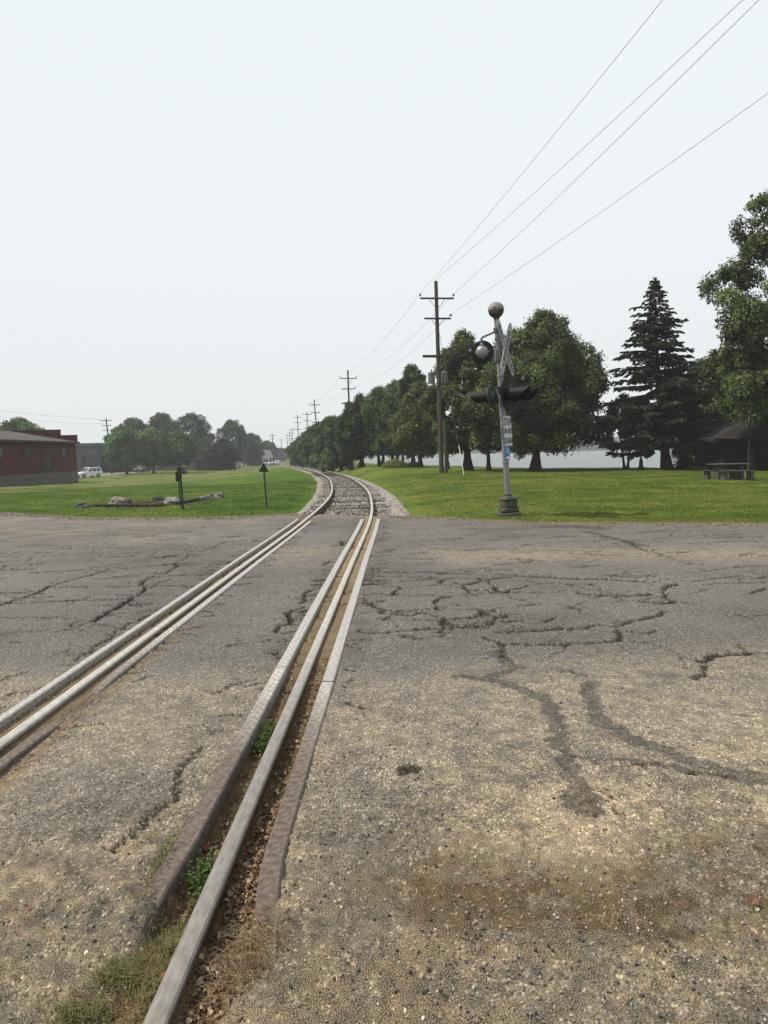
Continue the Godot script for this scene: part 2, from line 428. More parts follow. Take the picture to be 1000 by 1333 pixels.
func sheet(m: ArrayMesh, xs: PackedFloat64Array, ds: PackedFloat64Array, height: Callable, color: Callable, drop_first := 0.0, second = null) -> void:
	var w := xs.size()
	var h := ds.size()
	var v := PackedVector3Array(); v.resize(w * h)
	var n := PackedVector3Array(); n.resize(w * h)
	var c := PackedColorArray(); c.resize(w * h)
	var uv := PackedVector2Array(); uv.resize(w * h)
	for j in h:
		for i in w:
			var k := j * w + i
			v[k] = Vector3(xs[i], height.call(xs[i], ds[j]), -ds[j])
			c[k] = color.call(xs[i], ds[j])
			uv[k] = Vector2(xs[i], ds[j])
	for j in h:
		for i in w:
			var a := v[j * w + mini(i + 1, w - 1)] - v[j * w + maxi(i - 1, 0)]
			var b := v[mini(j + 1, h - 1) * w + i] - v[maxi(j - 1, 0) * w + i]
			n[j * w + i] = a.cross(b).normalized()
	if drop_first > 0.0:
		for i in w: v[i].y -= drop_first
	var idx := PackedInt32Array()
	var other := PackedInt32Array()
	for j in h - 1:
		for i in w - 1:
			var k := j * w + i
			var six := PackedInt32Array([k, k + w, k + 1, k + 1, k + w, k + w + 1])
			if second != null and second.call(xs[i], ds[j]): other.append_array(six)
			else: idx.append_array(six)
	var arr := []
	arr.resize(Mesh.ARRAY_MAX)
	arr[Mesh.ARRAY_VERTEX] = v; arr[Mesh.ARRAY_NORMAL] = n; arr[Mesh.ARRAY_COLOR] = c; arr[Mesh.ARRAY_TEX_UV] = uv; arr[Mesh.ARRAY_INDEX] = idx
	m.add_surface_from_arrays(Mesh.PRIMITIVE_TRIANGLES, arr)
	m.surface_set_material(m.get_surface_count() - 1, mats.pavement)
	if other.size() > 0:
		arr[Mesh.ARRAY_INDEX] = other
		m.add_surface_from_arrays(Mesh.PRIMITIVE_TRIANGLES, arr)
		m.surface_set_material(m.get_surface_count() - 1, mats.sand)

func steps(a: float, b: float, s: float) -> PackedFloat64Array:
	var out := PackedFloat64Array()
	var n := maxi(1, int(round((b - a) / s)))
	for k in n + 1: out.append(a + (b - a) * k / n)
	return out

func growing(from: float, to: float, first: float, grow: float) -> PackedFloat64Array:
	var out := PackedFloat64Array()
	var s := first
	var x := from + s
	while x < to:
		out.append(x)
		s *= grow
		x += s
	out.append(to)
	return out

func sweep(mb: MB, profile: Array, path: Array, rights: Array, colors = null) -> void:
	# profile: Vector2(across, up) seen along the path, each segment flat; normals point to the left-hand side of the profile's direction turned up
	for k in profile.size() - 1:
		var p: Vector2 = profile[k]
		var q: Vector2 = profile[k + 1]
		var t := (q - p).normalized()
		var run := 0.0
		for i in path.size() - 1:
			var r0: Vector3 = rights[i]
			var r1: Vector3 = rights[i + 1]
			var n0 := (r0 * -t.y + Vector3.UP * t.x).normalized()
			var n1 := (r1 * -t.y + Vector3.UP * t.x).normalized()
			var A: Vector3 = path[i] + r0 * p.x + Vector3.UP * p.y
			var B: Vector3 = path[i] + r0 * q.x + Vector3.UP * q.y
			var C: Vector3 = path[i + 1] + r1 * q.x + Vector3.UP * q.y
			var D: Vector3 = path[i + 1] + r1 * p.x + Vector3.UP * p.y
			var s: float = path[i].distance_to(path[i + 1])
			if colors: mb.col = colors[i]
			mb.tri(A, B, C, n0, n0, n1, Vector2(p.x + p.y, run), Vector2(q.x + q.y, run), Vector2(q.x + q.y, run + s))
			mb.tri(A, C, D, n0, n1, n1, Vector2(p.x + p.y, run), Vector2(q.x + q.y, run + s), Vector2(p.x + p.y, run + s))
			run += s

# ---- naming

func numbered(called: String) -> String:
	var k: int = used_names.get(called, 0)
	used_names[called] = k + 1
	return called if k == 0 else "%s_%03d" % [called, k]

func tag(o: Node, label: String, category: String, group := "") -> Node:
	o.set_meta("label", label)
	o.set_meta("category", category)
	if group != "": o.set_meta("group", group)
	return o

func thing(called: String, label: String, category: String, at := Vector3.ZERO, turn := 0.0, group := "") -> Node3D:
	var o := Node3D.new()
	o.name = numbered(called)
	add_child(o)
	o.position = at
	o.rotation.y = turn
	tag(o, label, category, group)
	return o

func part(called: String, mesh: Mesh, m: Material, parent: Node, at := Transform3D()) -> MeshInstance3D:
	var o := MeshInstance3D.new()
	o.mesh = mesh
	o.material_override = m
	o.transform = at
	if parent == self:
		o.name = numbered(called)
	else:
		var k := 0
		for ch in parent.get_children():
			if ch.name == called or ch.name.begins_with(called + "_0"): k += 1
		o.name = called if k == 0 else "%s_%03d" % [called, k]
	parent.add_child(o)
	return o

func structure(called: String, mesh: Mesh, m: Material) -> MeshInstance3D:
	var o := part(called, mesh, m, self)
	o.set_meta("kind", "structure")
	return o

func scatter(called: String, mesh: Mesh, m: Material, parent: Node, xf: Array, colors: Array) -> MultiMeshInstance3D:
	var mm := MultiMesh.new()
	mm.transform_format = MultiMesh.TRANSFORM_3D
	mm.use_colors = true
	mm.mesh = mesh
	mm.instance_count = xf.size()
	for k in xf.size():
		mm.set_instance_transform(k, xf[k])
		mm.set_instance_color(k, colors[k])
	var o := MultiMeshInstance3D.new()
	o.multimesh = mm
	o.material_override = m
	o.name = numbered(called) if parent == self else called
	o.set_meta("kind", "stuff")
	parent.add_child(o, true)
	return o

func copy_of(src: Node3D, label: String, at: Vector3, turn := 0.0) -> Node3D:
	var o: Node3D = src.duplicate()
	var base := String(src.name)
	if base.length() > 4 and base[-4] == "_" and base.right(3).is_valid_int(): base = base.left(-4)
	o.name = numbered(base)
	add_child(o)
	o.position = at
	o.rotation.y = turn
	o.set_meta("label", label)
	return o

# ---- textures and materials

func bytes_of(n: FastNoiseLite, size: int) -> PackedByteArray:
	var im := n.get_seamless_image(size, size)
	im.convert(Image.FORMAT_L8)
	return im.get_data()

func make_noise(kind: int, freq: float, seed_: int, octaves := 1) -> FastNoiseLite:
	var n := FastNoiseLite.new()
	n.noise_type = kind
	n.frequency = freq
	n.seed = seed_
	n.fractal_type = FastNoiseLite.FRACTAL_FBM if octaves > 1 else FastNoiseLite.FRACTAL_NONE
	n.fractal_octaves = octaves
	return n

func grey_texture(data: PackedByteArray, size: int) -> ImageTexture:
	return ImageTexture.create_from_image(Image.create_from_data(size, size, false, Image.FORMAT_L8, data))

func noise_texture(n: FastNoiseLite, size: int, low: float, high: float, stretch := Vector2i.ONE) -> ImageTexture:
	var src := bytes_of(n, size)
	var out := PackedByteArray(); out.resize(size * size)
	for j in size:
		for i in size:
			var s := src[((j / stretch.y) % size) * size + (i / stretch.x) % size] / 255.0
			out[j * size + i] = int(clampf(lerpf(low, high, s), 0.0, 1.0) * 255.0)
	return grey_texture(out, size)

func aggregate_textures() -> Array:
	var S := 1024
	var big := make_noise(FastNoiseLite.TYPE_CELLULAR, 0.085, 11)
	big.cellular_return_type = FastNoiseLite.RETURN_CELL_VALUE
	var big_d := make_noise(FastNoiseLite.TYPE_CELLULAR, 0.085, 11)
	big_d.cellular_return_type = FastNoiseLite.RETURN_DISTANCE
	var small := make_noise(FastNoiseLite.TYPE_CELLULAR, 0.21, 12)
	small.cellular_return_type = FastNoiseLite.RETURN_CELL_VALUE
	var a := bytes_of(big, S)
	var b := bytes_of(big_d, S)
	var e := bytes_of(small, S)
	var f := bytes_of(make_noise(FastNoiseLite.TYPE_SIMPLEX_SMOOTH, 0.02, 13, 4), S)
	var col := PackedByteArray(); col.resize(S * S)
	var hei := PackedByteArray(); hei.resize(S * S)
	for k in S * S:
		var stone := a[k] / 255.0
		var dist := b[k] / 255.0
		var grit := e[k] / 255.0
		var fog := f[k] / 255.0
		var shown := clampf((0.62 - dist) * 4.0, 0.0, 1.0) * (1.0 if fog > 0.38 or stone > 0.7 else 0.35)
		var tone := 0.60 + (grit - 0.5) * 0.30 + (fog - 0.5) * 0.22
		var own := 0.60 + (stone - 0.5) * 0.34
		if stone > 0.90: own = 0.94
		if stone < 0.07: own = 0.30
		tone = lerpf(tone, own, shown * 0.72)
		col[k] = int(clampf(tone, 0.05, 1.0) * 255.0)
		hei[k] = int(clampf(0.25 + 0.5 * shown * (1.0 - dist) * (0.5 + stone) + (grit - 0.5) * 0.22 + (fog - 0.5) * 0.3, 0.0, 1.0) * 255.0)
	return [grey_texture(col, S), grey_texture(hei, S)]

func mat(color: Color, rough: float, metallic := 0.0, tex: Texture2D = null, bump: Texture2D = null, bump_cm := 0.0, scale := 1.0, triplanar := true) -> StandardMaterial3D:
	var m := StandardMaterial3D.new()
	m.albedo_color = color
	m.roughness = rough
	m.metallic = metallic
	m.metallic_specular = 0.4
	if tex: m.albedo_texture = tex
	if bump:
		m.heightmap_enabled = true
		m.heightmap_texture = bump
		m.heightmap_scale = bump_cm
	if tex or bump:
		m.uv1_scale = Vector3(scale, scale, scale)
		m.uv1_triplanar = triplanar
		m.uv1_world_triplanar = triplanar
	m.vertex_color_use_as_albedo = true
	return m

func leaf_material(through: float) -> StandardMaterial3D:
	var m := mat(Color(1, 1, 1), 0.62)
	m.metallic_specular = 0.32
	m.cull_mode = BaseMaterial3D.CULL_DISABLED
	m.backlight_enabled = true
	m.backlight = lin(through, through, through)
	return m

func set_materials() -> void:
	var blotch := noise_texture(make_noise(FastNoiseLite.TYPE_SIMPLEX_SMOOTH, 0.012, 21, 5), 512, 0.62, 1.0)
	var fine := noise_texture(make_noise(FastNoiseLite.TYPE_SIMPLEX_SMOOTH, 0.05, 22, 4), 512, 0.55, 1.0)
	var grainy := noise_texture(make_noise(FastNoiseLite.TYPE_SIMPLEX_SMOOTH, 0.03, 23, 4), 512, 0.4, 1.0, Vector2i(1, 8))
	var agg := aggregate_textures()
	mats.pavement = mat(Color(1, 1, 1), 0.93, 0.0, agg[0], agg[1], 0.9, 0.9, false)
	mats.pavement.metallic_specular = 0.3
	var grain := noise_texture(make_noise(FastNoiseLite.TYPE_SIMPLEX_SMOOTH, 0.16, 41, 4), 1024, 0.10, 1.12)
	mats.sand = mat(Color(1, 1, 1), 0.95, 0.0, grain, grain, 0.9, 1.1, false)
	mats.sand.metallic_specular = 0.2
	mats.ground = mat(Color(1, 1, 1), 0.95, 0.0, fine, fine, 3.0, 0.45, false)
	mats.ground.metallic_specular = 0.15
	mats.bed = mat(Color(1, 1, 1), 0.95, 0.0, agg[0], agg[1], 3.0, 0.16, false)
	mats.stone = mat(Color(1, 1, 1), 0.9)
	mats.stone.metallic_specular = 0.25
	mats.rock = mat(Color(1, 1, 1), 0.9, 0.0, blotch, fine, 2.0, 1.6)
	var streak := noise_texture(make_noise(FastNoiseLite.TYPE_SIMPLEX_SMOOTH, 0.02, 25, 4), 512, 0.74, 1.0, Vector2i(1, 16))
	var soft := noise_texture(make_noise(FastNoiseLite.TYPE_SIMPLEX_SMOOTH, 0.02, 26, 4), 512, 0.80, 1.0)
	mats.steel = mat(Color(1, 1, 1), 0.46, 0.45, soft, null, 0.0, 1.0, false)
	mats.steel.uv1_scale = Vector3(3.0, 0.9, 1.0)
	mats.worn = mat(lin(0.42, 0.40, 0.385), 0.42, 0.6, blotch, fine, 0.1, 3.0)
	mats.rust = mat(Color(1, 1, 1), 0.8, 0.15, blotch, fine, 0.25, 4.0)
	mats.tie = mat(Color(1, 1, 1), 0.9, 0.0, grainy, grainy, 1.2, 1.0)
	mats.bark = mat(Color(1, 1, 1), 0.95, 0.0, grainy, grainy, 3.0, 1.0, false)
	mats.bark.uv1_scale = Vector3(3.0, 0.5, 1.0)
	mats.pole = mat(Color(1, 1, 1), 0.9, 0.0, grainy, grainy, 0.8, 1.0, false)
	mats.pole.uv1_scale = Vector3(2.0, 0.35, 1.0)
	mats.leaf = leaf_material(0.62)
	mats.needle = leaf_material(0.3)
	mats.grass = leaf_material(0.7)
	mats.litter = leaf_material(0.25)
	mats.paint = mat(Color(1, 1, 1), 0.6, 0.0, blotch, fine, 0.12, 3.0)
	mats.metal = mat(Color(1, 1, 1), 0.45, 0.35, blotch, fine, 0.1, 3.0)
	mats.plain = mat(Color(1, 1, 1), 0.7)
	mats.brick = mat(Color(1, 1, 1), 0.9, 0.0, blotch, fine, 1.5, 0.5)
	mats.roof = mat(Color(1, 1, 1), 0.9, 0.0, blotch, fine, 1.5, 0.35)
	mats.wood = mat(Color(1, 1, 1), 0.85, 0.0, grainy, grainy, 0.4, 1.0)
	mats.window = mat(Color(1, 1, 1), 0.08)
	mats.window.metallic_specular = 0.6
	mats.carpaint = mat(Color(1, 1, 1), 0.3)
	mats.carpaint.clearcoat_enabled = true
	mats.carpaint.clearcoat = 0.6
	mats.wire = mat(lin(0.05, 0.05, 0.055), 0.7)
	mats.black = mat(lin(0.02, 0.02, 0.022), 0.5)
	mats.road = mat(Color(1, 1, 1), 0.9, 0.0, fine, fine, 0.5, 0.5)
	var ripple := noise_texture(make_noise(FastNoiseLite.TYPE_SIMPLEX_SMOOTH, 0.03, 31, 3), 512, 0.0, 1.0)
	mats.water = mat(lin(0.06, 0.075, 0.08), 0.34, 0.0, null, ripple, 1.6, 0.12)
	mats.water.metallic_specular = 1.0
	mats.water.vertex_color_use_as_albedo = false

func P2(p: Vector2) -> Vector3:
	return Vector3(p.x, 0, p.y)

# ---- plants

func leaf_cluster(key: String, count: int, spread: float, size: float) -> ArrayMesh:
	if leaf_meshes.has(key): return leaf_meshes[key]
	var mb := MB.new()
	for k in count:
		var o := Vector3(rng.randf_range(-1, 1), rng.randf_range(-0.6, 0.6), rng.randf_range(-1, 1))
		if o.length() > 1.0: o = o.normalized() * rng.randf_range(0.5, 1.0)
		o *= spread
		var nn := Vector3(rng.randf_range(-0.75, 0.75), 1.0, rng.randf_range(-0.75, 0.75)).normalized()
		var a := rng.randf() * TAU
		var ax := Vector3(cos(a), 0, sin(a))
		ax = (ax - nn * ax.dot(nn)).normalized()
		var side := nn.cross(ax)
		var l := size * rng.randf_range(0.75, 1.25)
		var w := l * 0.36
		var g := rng.randf_range(0.8, 1.2)
		mb.col = Color(g, g, g * rng.randf_range(0.85, 1.1))
		var tip := o + ax * l - nn * l * 0.22
		var lft := o + ax * l * 0.45 - side * w + nn * w * 0.3
		var rgt := o + ax * l * 0.45 + side * w + nn * w * 0.3
		mb.tri(o, lft, tip, nn, nn, nn)
		mb.tri(o, tip, rgt, nn, nn, nn)
	leaf_meshes[key] = mb.mesh()
	return leaf_meshes[key]

func needle_spray() -> ArrayMesh:
	if leaf_meshes.has("spray"): return leaf_meshes["spray"]
	var mb := MB.new()
	# a fan of twigs along +x, each a flattened brush of needles
	for k in 9:
		var s := (k - 4) / 4.0
		var start := Vector3(0.08 + 0.05 * k * 0.5, 0, 0)
		var dir := Vector3(1.0, rng.randf_range(-0.35, 0.0), s * 0.9).normalized()
		var l := 0.52 * (1.0 - 0.45 * absf(s)) * rng.randf_range(0.8, 1.2)
		var g := rng.randf_range(0.75, 1.25)
		mb.col = Color(g, g, g)
		for q in 3:
			var nn := Vector3(rng.randf_range(-0.4, 0.4), 1.0, rng.randf_range(-0.4, 0.4)).normalized().rotated(dir, [0.0, 1.05, -1.05][q])
			var side := dir.cross(nn).normalized() * 0.05
			mb.tri(start - side, start + side, start + dir * l * 0.6 + side * 1.2, nn, nn, nn)
			mb.tri(start - side, start + dir * l * 0.6 + side * 1.2, start + dir * l * 0.6 - side * 1.2, nn, nn, nn)
			mb.tri(start + dir * l * 0.6 - side * 1.2, start + dir * l * 0.6 + side * 1.2, start + dir * l, nn, nn, nn)
	leaf_meshes["spray"] = mb.mesh()
	return leaf_meshes["spray"]

func unit() -> Vector3:
	var v := Vector3(rng.randfn(), rng.randfn(), rng.randfn())
	return v.normalized() if v.length() > 0.01 else Vector3.UP

func leafy(label: String, group: String, x: float, d: float, o: Dictionary) -> Node3D:
	# o: h, r, low (bottom of the crown), peak (share of the crown's height at which it is widest), fall (sharpness of the top), n, size, color, trunk, stems, clumps, shift, lean, base_y
	rng.seed = hash(label) + int(x * 10.0)
	var by: float = o.get("base_y", ground_y(x, d)) - 0.06
	var t := thing(o.get("called", "broadleaf_tree"), label, "tree", P(x, by, d), 0.0, group)
	var h: float = o.h
	var r: float = o.r
	var low: float = o.low
	var peak: float = o.get("peak", 0.35)
	var fall: float = o.get("fall", 0.9)
	var tr: float = o.get("trunk", 0.035 * h)
	var shift: Vector3 = o.get("shift", Vector3.ZERO)
	var squash: float = o.get("squash", 1.0)
	var size: float = o.get("size", 0.15)
	var bark: Color = o.get("bark", Color(0.075, 0.062, 0.05))
	var width := func(k: float) -> float:
		if k < peak: return r * (0.62 + 0.38 * sin(PI * 0.5 * k / peak))
		return r * pow(maxf(cos(PI * 0.5 * (k - peak) / (1.0 - peak)), 0.0), fall)
	var mb := MB.new()
	mb.col = bark
	var stems: int = o.get("stems", 1)
	var lean: Vector3 = o.get("lean", Vector3.ZERO)
	for s in stems:
		var out := Vector3(cos(s * 2.4 + 0.5), 0, sin(s * 2.4 + 0.5)) * (0.0 if stems == 1 else 1.0)
		var pts := []
		var rad := []
		for k in 9:
			var f := k / 8.0
			pts.append(Vector3(0, -0.1 + (h * 0.86) * f, 0) + out * (0.12 * tr * 5.0 + r * 0.30 * f) + (shift + lean) * f + Vector3(rng.randf_range(-1, 1), 0, rng.randf_range(-1, 1)) * 0.02 * h * f * 0.6)
			rad.append(maxf(0.02, tr * (1.0 - 0.85 * f) * (1.0 + 0.75 * exp(-f * 26.0)) * (1.0 if stems == 1 else 0.72)))
		mb.tube(pts, rad, 9, false)
	var clumps := []
	var M: int = o.get("clumps", 90)
	for k in M:
		var f := clampf((k + rng.randf()) / M, 0.0, 0.985)
		f = pow(f, 1.15)
		var a := k * 2.39996 + rng.randf_range(-0.5, 0.5)
		var rho := sqrt(rng.randf_range(0.25, 1.0)) * rng.randf_range(0.72, 1.16)
		var rc: float = r * rng.randf_range(0.14, 0.31) * (0.5 + 0.5 * width.call(f) / r) * float(o.get("lump", 1.0))
		var w: float = maxf(0.0, width.call(f) * rho - rc * 0.5)
		var p := Vector3(cos(a) * w, low + (h - low) * f, sin(a) * w * squash) + shift * clampf((low + (h - low) * f) / h * 1.3, 0, 1)
		p.y = minf(p.y, h - rc * 0.5)
		clumps.append([p, rc, rng.randf_range(0.55, 1.45), rng.randf()])
		if k % 3 == 0 and w > r * 0.3:
			var root := Vector3(0, maxf(low * 0.75, p.y - w * rng.randf_range(0.45, 0.95)), 0) + shift * 0.3
			var mid := root.lerp(p, 0.5) + Vector3(0, -0.06 * w + rng.randf_range(-0.2, 0.2), 0)
			var br := tr * rng.randf_range(0.16, 0.3)
			mb.tube([root, mid, p], [br, br * 0.6, br * 0.2], 5, false)
	part("trunk", mb.mesh(), mats.bark, t)
	var n: int = o.n
	var total := 0.0
	for cl in clumps: total += cl[1] * cl[1]
	var color: Color = o.color
	var young: Color = o.get("young", Color(color.r * 1.75, color.g * 1.5, color.b * 1.0))  # lighter tint of random sprigs, painted stronger on upward ones as sunlit tips
	var xf := []
	var cols := []
	for cl in clumps:
		var count := int(n * cl[1] * cl[1] / total)
		var outward := Vector3(cl[0].x, 0.0, cl[0].z).normalized()
		var sprigs := []
		for k in 12: sprigs.append([(unit() + outward * 0.5 + Vector3.UP * 0.25).normalized(), rng.randf_range(0.6, 1.2), rng.randf_range(0.72, 1.22), 0.5 + 1.15 * pow(rng.randf(), 1.6), rng.randf()])
		for k in count:
			var sp: Array = sprigs[rng.randi() % 12]
			var dir := (sp[0] + unit() * 0.24 * sqrt(rng.randf()) * float(sp[1])).normalized() as Vector3
			var p: Vector3 = cl[0] + Vector3(dir.x, dir.y * 0.8, dir.z) * cl[1] * float(sp[2]) * (0.62 + 0.45 * rng.randf())
			p.y -= 0.12 * cl[1] * rng.randf()
			var up := (dir + Vector3.UP * 0.5 + unit() * 0.55).normalized()
			var sx := up.cross(unit()).normalized()
			var sc := rng.randf_range(0.75, 1.25)
			xf.append(Transform3D(Basis(sx, up, sx.cross(up)) * sc, p))
			var tint: float = cl[2] * sp[3] * rng.randf_range(0.85, 1.15)
			var lit_here := clampf((cl[3] + sp[4]) * 1.3 - 0.9, 0.0, 1.0) * clampf(dir.y + 0.4, 0.0, 1.0) * float(o.get("lit_tips", 0.7))
			cols.append(color.lerp(young, lit_here) * tint * 1.95)
	for k in int(n * float(o.get("core", 0.05))):
		var f := rng.randf()
		var w: float = width.call(f) * 0.55 * sqrt(rng.randf())
		var a := rng.randf() * TAU
		var up := unit()
		var sx := up.cross(unit()).normalized()
		xf.append(Transform3D(Basis(sx, up, sx.cross(up)), Vector3(cos(a) * w, low + (h - low) * f * 0.93, sin(a) * w) + shift * f))
		cols.append(color * rng.randf_range(0.7, 1.1))
	var key := "%.2f" % size
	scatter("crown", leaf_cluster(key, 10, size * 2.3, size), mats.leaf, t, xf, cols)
	return t

func spruce(label: String, x: float, d: float, h: float, r: float, lean: Vector3) -> void:
	rng.seed = 771
	var t := thing("spruce_tree", label, "tree", P(x, ground_y(x, d) - 0.05, d))
	var mb := MB.new()
	mb.col = Color(0.06, 0.05, 0.042)
	var pts := []
	var rad := []
	for k in 12:
		var f := k / 11.0
		pts.append(Vector3(0, h * f, 0) + lean * (1.0 - pow(1.0 - f, 1.7)))
		rad.append(maxf(0.02, 0.30 * (1.0 - f) * (1.0 + 0.5 * exp(-f * 20.0))))
	mb.tube(pts, rad, 9, false)
	var xf := []
	var cols := []
	var y := h * 0.15
	while y < h * 0.985:
		var f := y / h
		var reach := r * pow(1.0 - f, 0.82) * (1.0 if f > 0.25 else 0.85 + 0.6 * (f - 0.15)) + 0.12
		var count := 6 if f < 0.8 else 5
		var a0 := rng.randf() * TAU
		for b in count:
			if rng.randf() < 0.08 and f < 0.8: continue
			var a := a0 + TAU * b / count + rng.randf_range(-0.3, 0.3)
			var dir := Vector3(cos(a), 0, sin(a))
			var yb := y + rng.randf_range(-0.4, 0.4) * (1.0 - f)
			var axis := lean * (1.0 - pow(1.0 - yb / h, 1.7)) + Vector3(0, yb, 0)
			var l := reach * rng.randf_range(0.62, 1.12) * (1.0 + 0.55 * noise_mid.get_noise_2d(a * 0.9, y * 0.5))
			var droop := lerpf(0.34, -0.35, f)
			var last := axis
			var m := maxi(3, int(l / 0.19))
			var bt := []
			var brd := []
			for k in m + 1:
				var q := float(k) / m
				var p := axis + dir * l * q + Vector3(0, -droop * l * sin(q * 2.2) * 0.55 + rng.randf_range(-0.02, 0.02), 0)
				bt.append(p); brd.append(lerpf(0.035, 0.008, q))
				if k == 0 or q < 0.12: continue
				var fwd := (p - last).normalized()
				last = p
				for s in [-1, 0, 1]:
					if s == 0 and k < m - 1 and rng.randf() < 0.15: continue
					var ax := fwd.rotated(Vector3.UP, s * rng.randf_range(0.55, 1.15))
					ax.y -= rng.randf_range(0.05, 0.75)
					ax = ax.normalized()
					var up := (Vector3.UP + unit() * 0.25)
					up = (up - ax * up.dot(ax)).normalized()
					var sc := clampf(0.30 + 0.9 * l / r * (1.0 - 0.35 * q), 0.26, 1.1) * rng.randf_range(0.8, 1.2)
					xf.append(Transform3D(Basis(ax, up, ax.cross(up)) * sc, p))
					cols.append(Color(0.054, 0.080, 0.048).lerp(Color(0.105, 0.138, 0.075), rng.randf() * rng.randf()) * rng.randf_range(0.8, 1.25))
			mb.tube(bt, brd, 4, false)
		y += h * 0.0185 * rng.randf_range(0.6, 1.4)
	for k in 26:
		var f := 0.93 + 0.07 * k / 26.0
		var a := k * 2.4
		var ax := Vector3(cos(a) * 0.6, 1.0 if k > 20 else 0.5, sin(a) * 0.6).normalized()
		var up := (Vector3(-cos(a), 0.6, -sin(a)) - ax * Vector3(-cos(a), 0.6, -sin(a)).dot(ax)).normalized()
		xf.append(Transform3D(Basis(ax, up, ax.cross(up)) * lerpf(0.75, 0.3, (f - 0.93) / 0.07), Vector3(0, h * f, 0) + lean * (1.0 - pow(1.0 - f, 1.7))))
		cols.append(Color(0.05, 0.072, 0.045) * rng.randf_range(0.8, 1.2))
	part("trunk", mb.mesh(), mats.bark, t)
	scatter("crown", needle_spray(), mats.needle, t, xf, cols)

func bush(called: String, label: String, category: String, x: float, d: float, w: float, h: float, n: int, color: Color, size := 0.09, group := "") -> void:
	rng.seed = hash(label)
	var t := thing(called, label, category, P(x, ground_y(x, d) - 0.03, d), 0.0, group)
	var mb := MB.new()
	mb.col = Color(0.07, 0.055, 0.04)
	var xf := []
	var cols := []
	for k in 9:
		var a := rng.randf() * TAU
		mb.tube([Vector3.ZERO, Vector3(cos(a) * w * 0.25, h * 0.75, sin(a) * w * 0.2)], [0.025, 0.008], 4, false)
	for k in n:
		var u := unit()
		u.y = absf(u.y)
		var p := Vector3(u.x * w * 0.5, u.y * h * rng.randf_range(0.8, 1.05), u.z * w * 0.4) * pow(rng.randf_range(0.15, 1.0), 0.4)
		p += Vector3(noise_mid.get_noise_2d(p.x * 3.0 + x, p.z * 3.0) * 0.2 * w, 0.0, 0.0)
		var up := (u + Vector3.UP * 0.5 + unit() * 0.5).normalized()
		var sx := up.cross(unit()).normalized()
		xf.append(Transform3D(Basis(sx, up, sx.cross(up)), p))
		cols.append(color * rng.randf_range(0.65, 1.35))
	part("stem", mb.mesh(), mats.bark, t)
	scatter("leaves", leaf_cluster("%.2f" % size, 10, size * 2.3, size), mats.leaf, t, xf, cols)

func grass_tuft() -> ArrayMesh:
	var mb := MB.new()
	for k in 7:
		var a := rng.randf() * TAU
		var o := Vector3(rng.randf_range(-0.045, 0.045), 0, rng.randf_range(-0.045, 0.045))
		var side := Vector3(cos(a), 0, sin(a)) * 0.006
		var tip := o + Vector3(rng.randf_range(-0.04, 0.04), rng.randf_range(0.04, 0.085), rng.randf_range(-0.04, 0.04))
		var nn := (Vector3.UP * 0.8 + unit() * 0.5).normalized()
		var g := rng.randf_range(0.8, 1.2)
		mb.col = Color(g, g, g)
		mb.tri(o - side, o + side, tip, nn, nn, nn)
	return mb.mesh()

func pebble(seed_: int) -> ArrayMesh:
	var r2 := RandomNumberGenerator.new()
	r2.seed = seed_
	var t := 1.618
	var pts: Array[Vector3] = []
	for s in [-1.0, 1.0]:
		for q in [-1.0, 1.0]:
			pts.append(Vector3(0, s, q * t)); pts.append(Vector3(s, q * t, 0)); pts.append(Vector3(q * t, 0, s))
	for k in 12:
		pts[k] = pts[k].normalized() * r2.randf_range(0.7, 1.12)
		pts[k].y *= 0.72
	var mb := MB.new()
	for a in 12:
		for b in range(a + 1, 12):
			for e in range(b + 1, 12):
				var A := pts[a].normalized(); var B := pts[b].normalized(); var E := pts[e].normalized()
				if A.distance_to(B) < 1.35 and B.distance_to(E) < 1.35 and A.distance_to(E) < 1.35:
					mb.face([pts[a], pts[b], pts[e]], pts[a] + pts[b] + pts[e])
	return mb.mesh()

func lawn_color(x: float, d: float) -> Color:
	var u := x - track_x(d)
	var nl := noise_low.get_noise_2d(x * 0.6, d * 0.6)
	var nm := noise_mid.get_noise_2d(x * 0.5, d * 0.5)
	var nf := noise_fine.get_noise_2d(x * 0.4, d * 0.4)
	var g := Color(0.050, 0.104, 0.013) if u < 0.0 else Color(0.078, 0.119, 0.018)
	g *= 1.0 + 0.26 * nl + 0.34 * nm + 0.24 * nf
	g = g.lerp(Color(0.14, 0.125, 0.04), clampf(0.16 + 0.5 * nm + 0.4 * nl - 0.1, 0.0, 0.5))
	if u < 0.0:
		# the worn strip and drier grass towards the brick freight house
		var worn := smoothstep(28.0, 40.0, d) * smoothstep(-13.0, -24.0, x) * clampf(0.45 + 0.8 * nl + 0.6 * nm, 0.0, 1.0)
		g = g.lerp(Color(0.19, 0.165, 0.085), worn * 0.75)
	else:
		# mowing stripes
		g *= 1.0 + 0.10 * sin(d * 2.1 + 0.35 * x + 1.2 * nl) * smoothstep(4.0, 7.0, u)
	var verge := smoothstep(1.5, 0.1, d - along(EDGE, x) + 0.9 * nm) if d < 45.0 else 0.0
	g = g.lerp(Color(0.17, 0.14, 0.075), verge * 0.8)
	return g * 1.55

func ground_color(x: float, d: float) -> Color:
	var g := lawn_color(x, d)
	var past := d - along(BANK, x)
	if past > -1.0: g = g.lerp(Color(0.10, 0.085, 0.06), smoothstep(0.5, 3.0, past))
	return g

# ---- railway

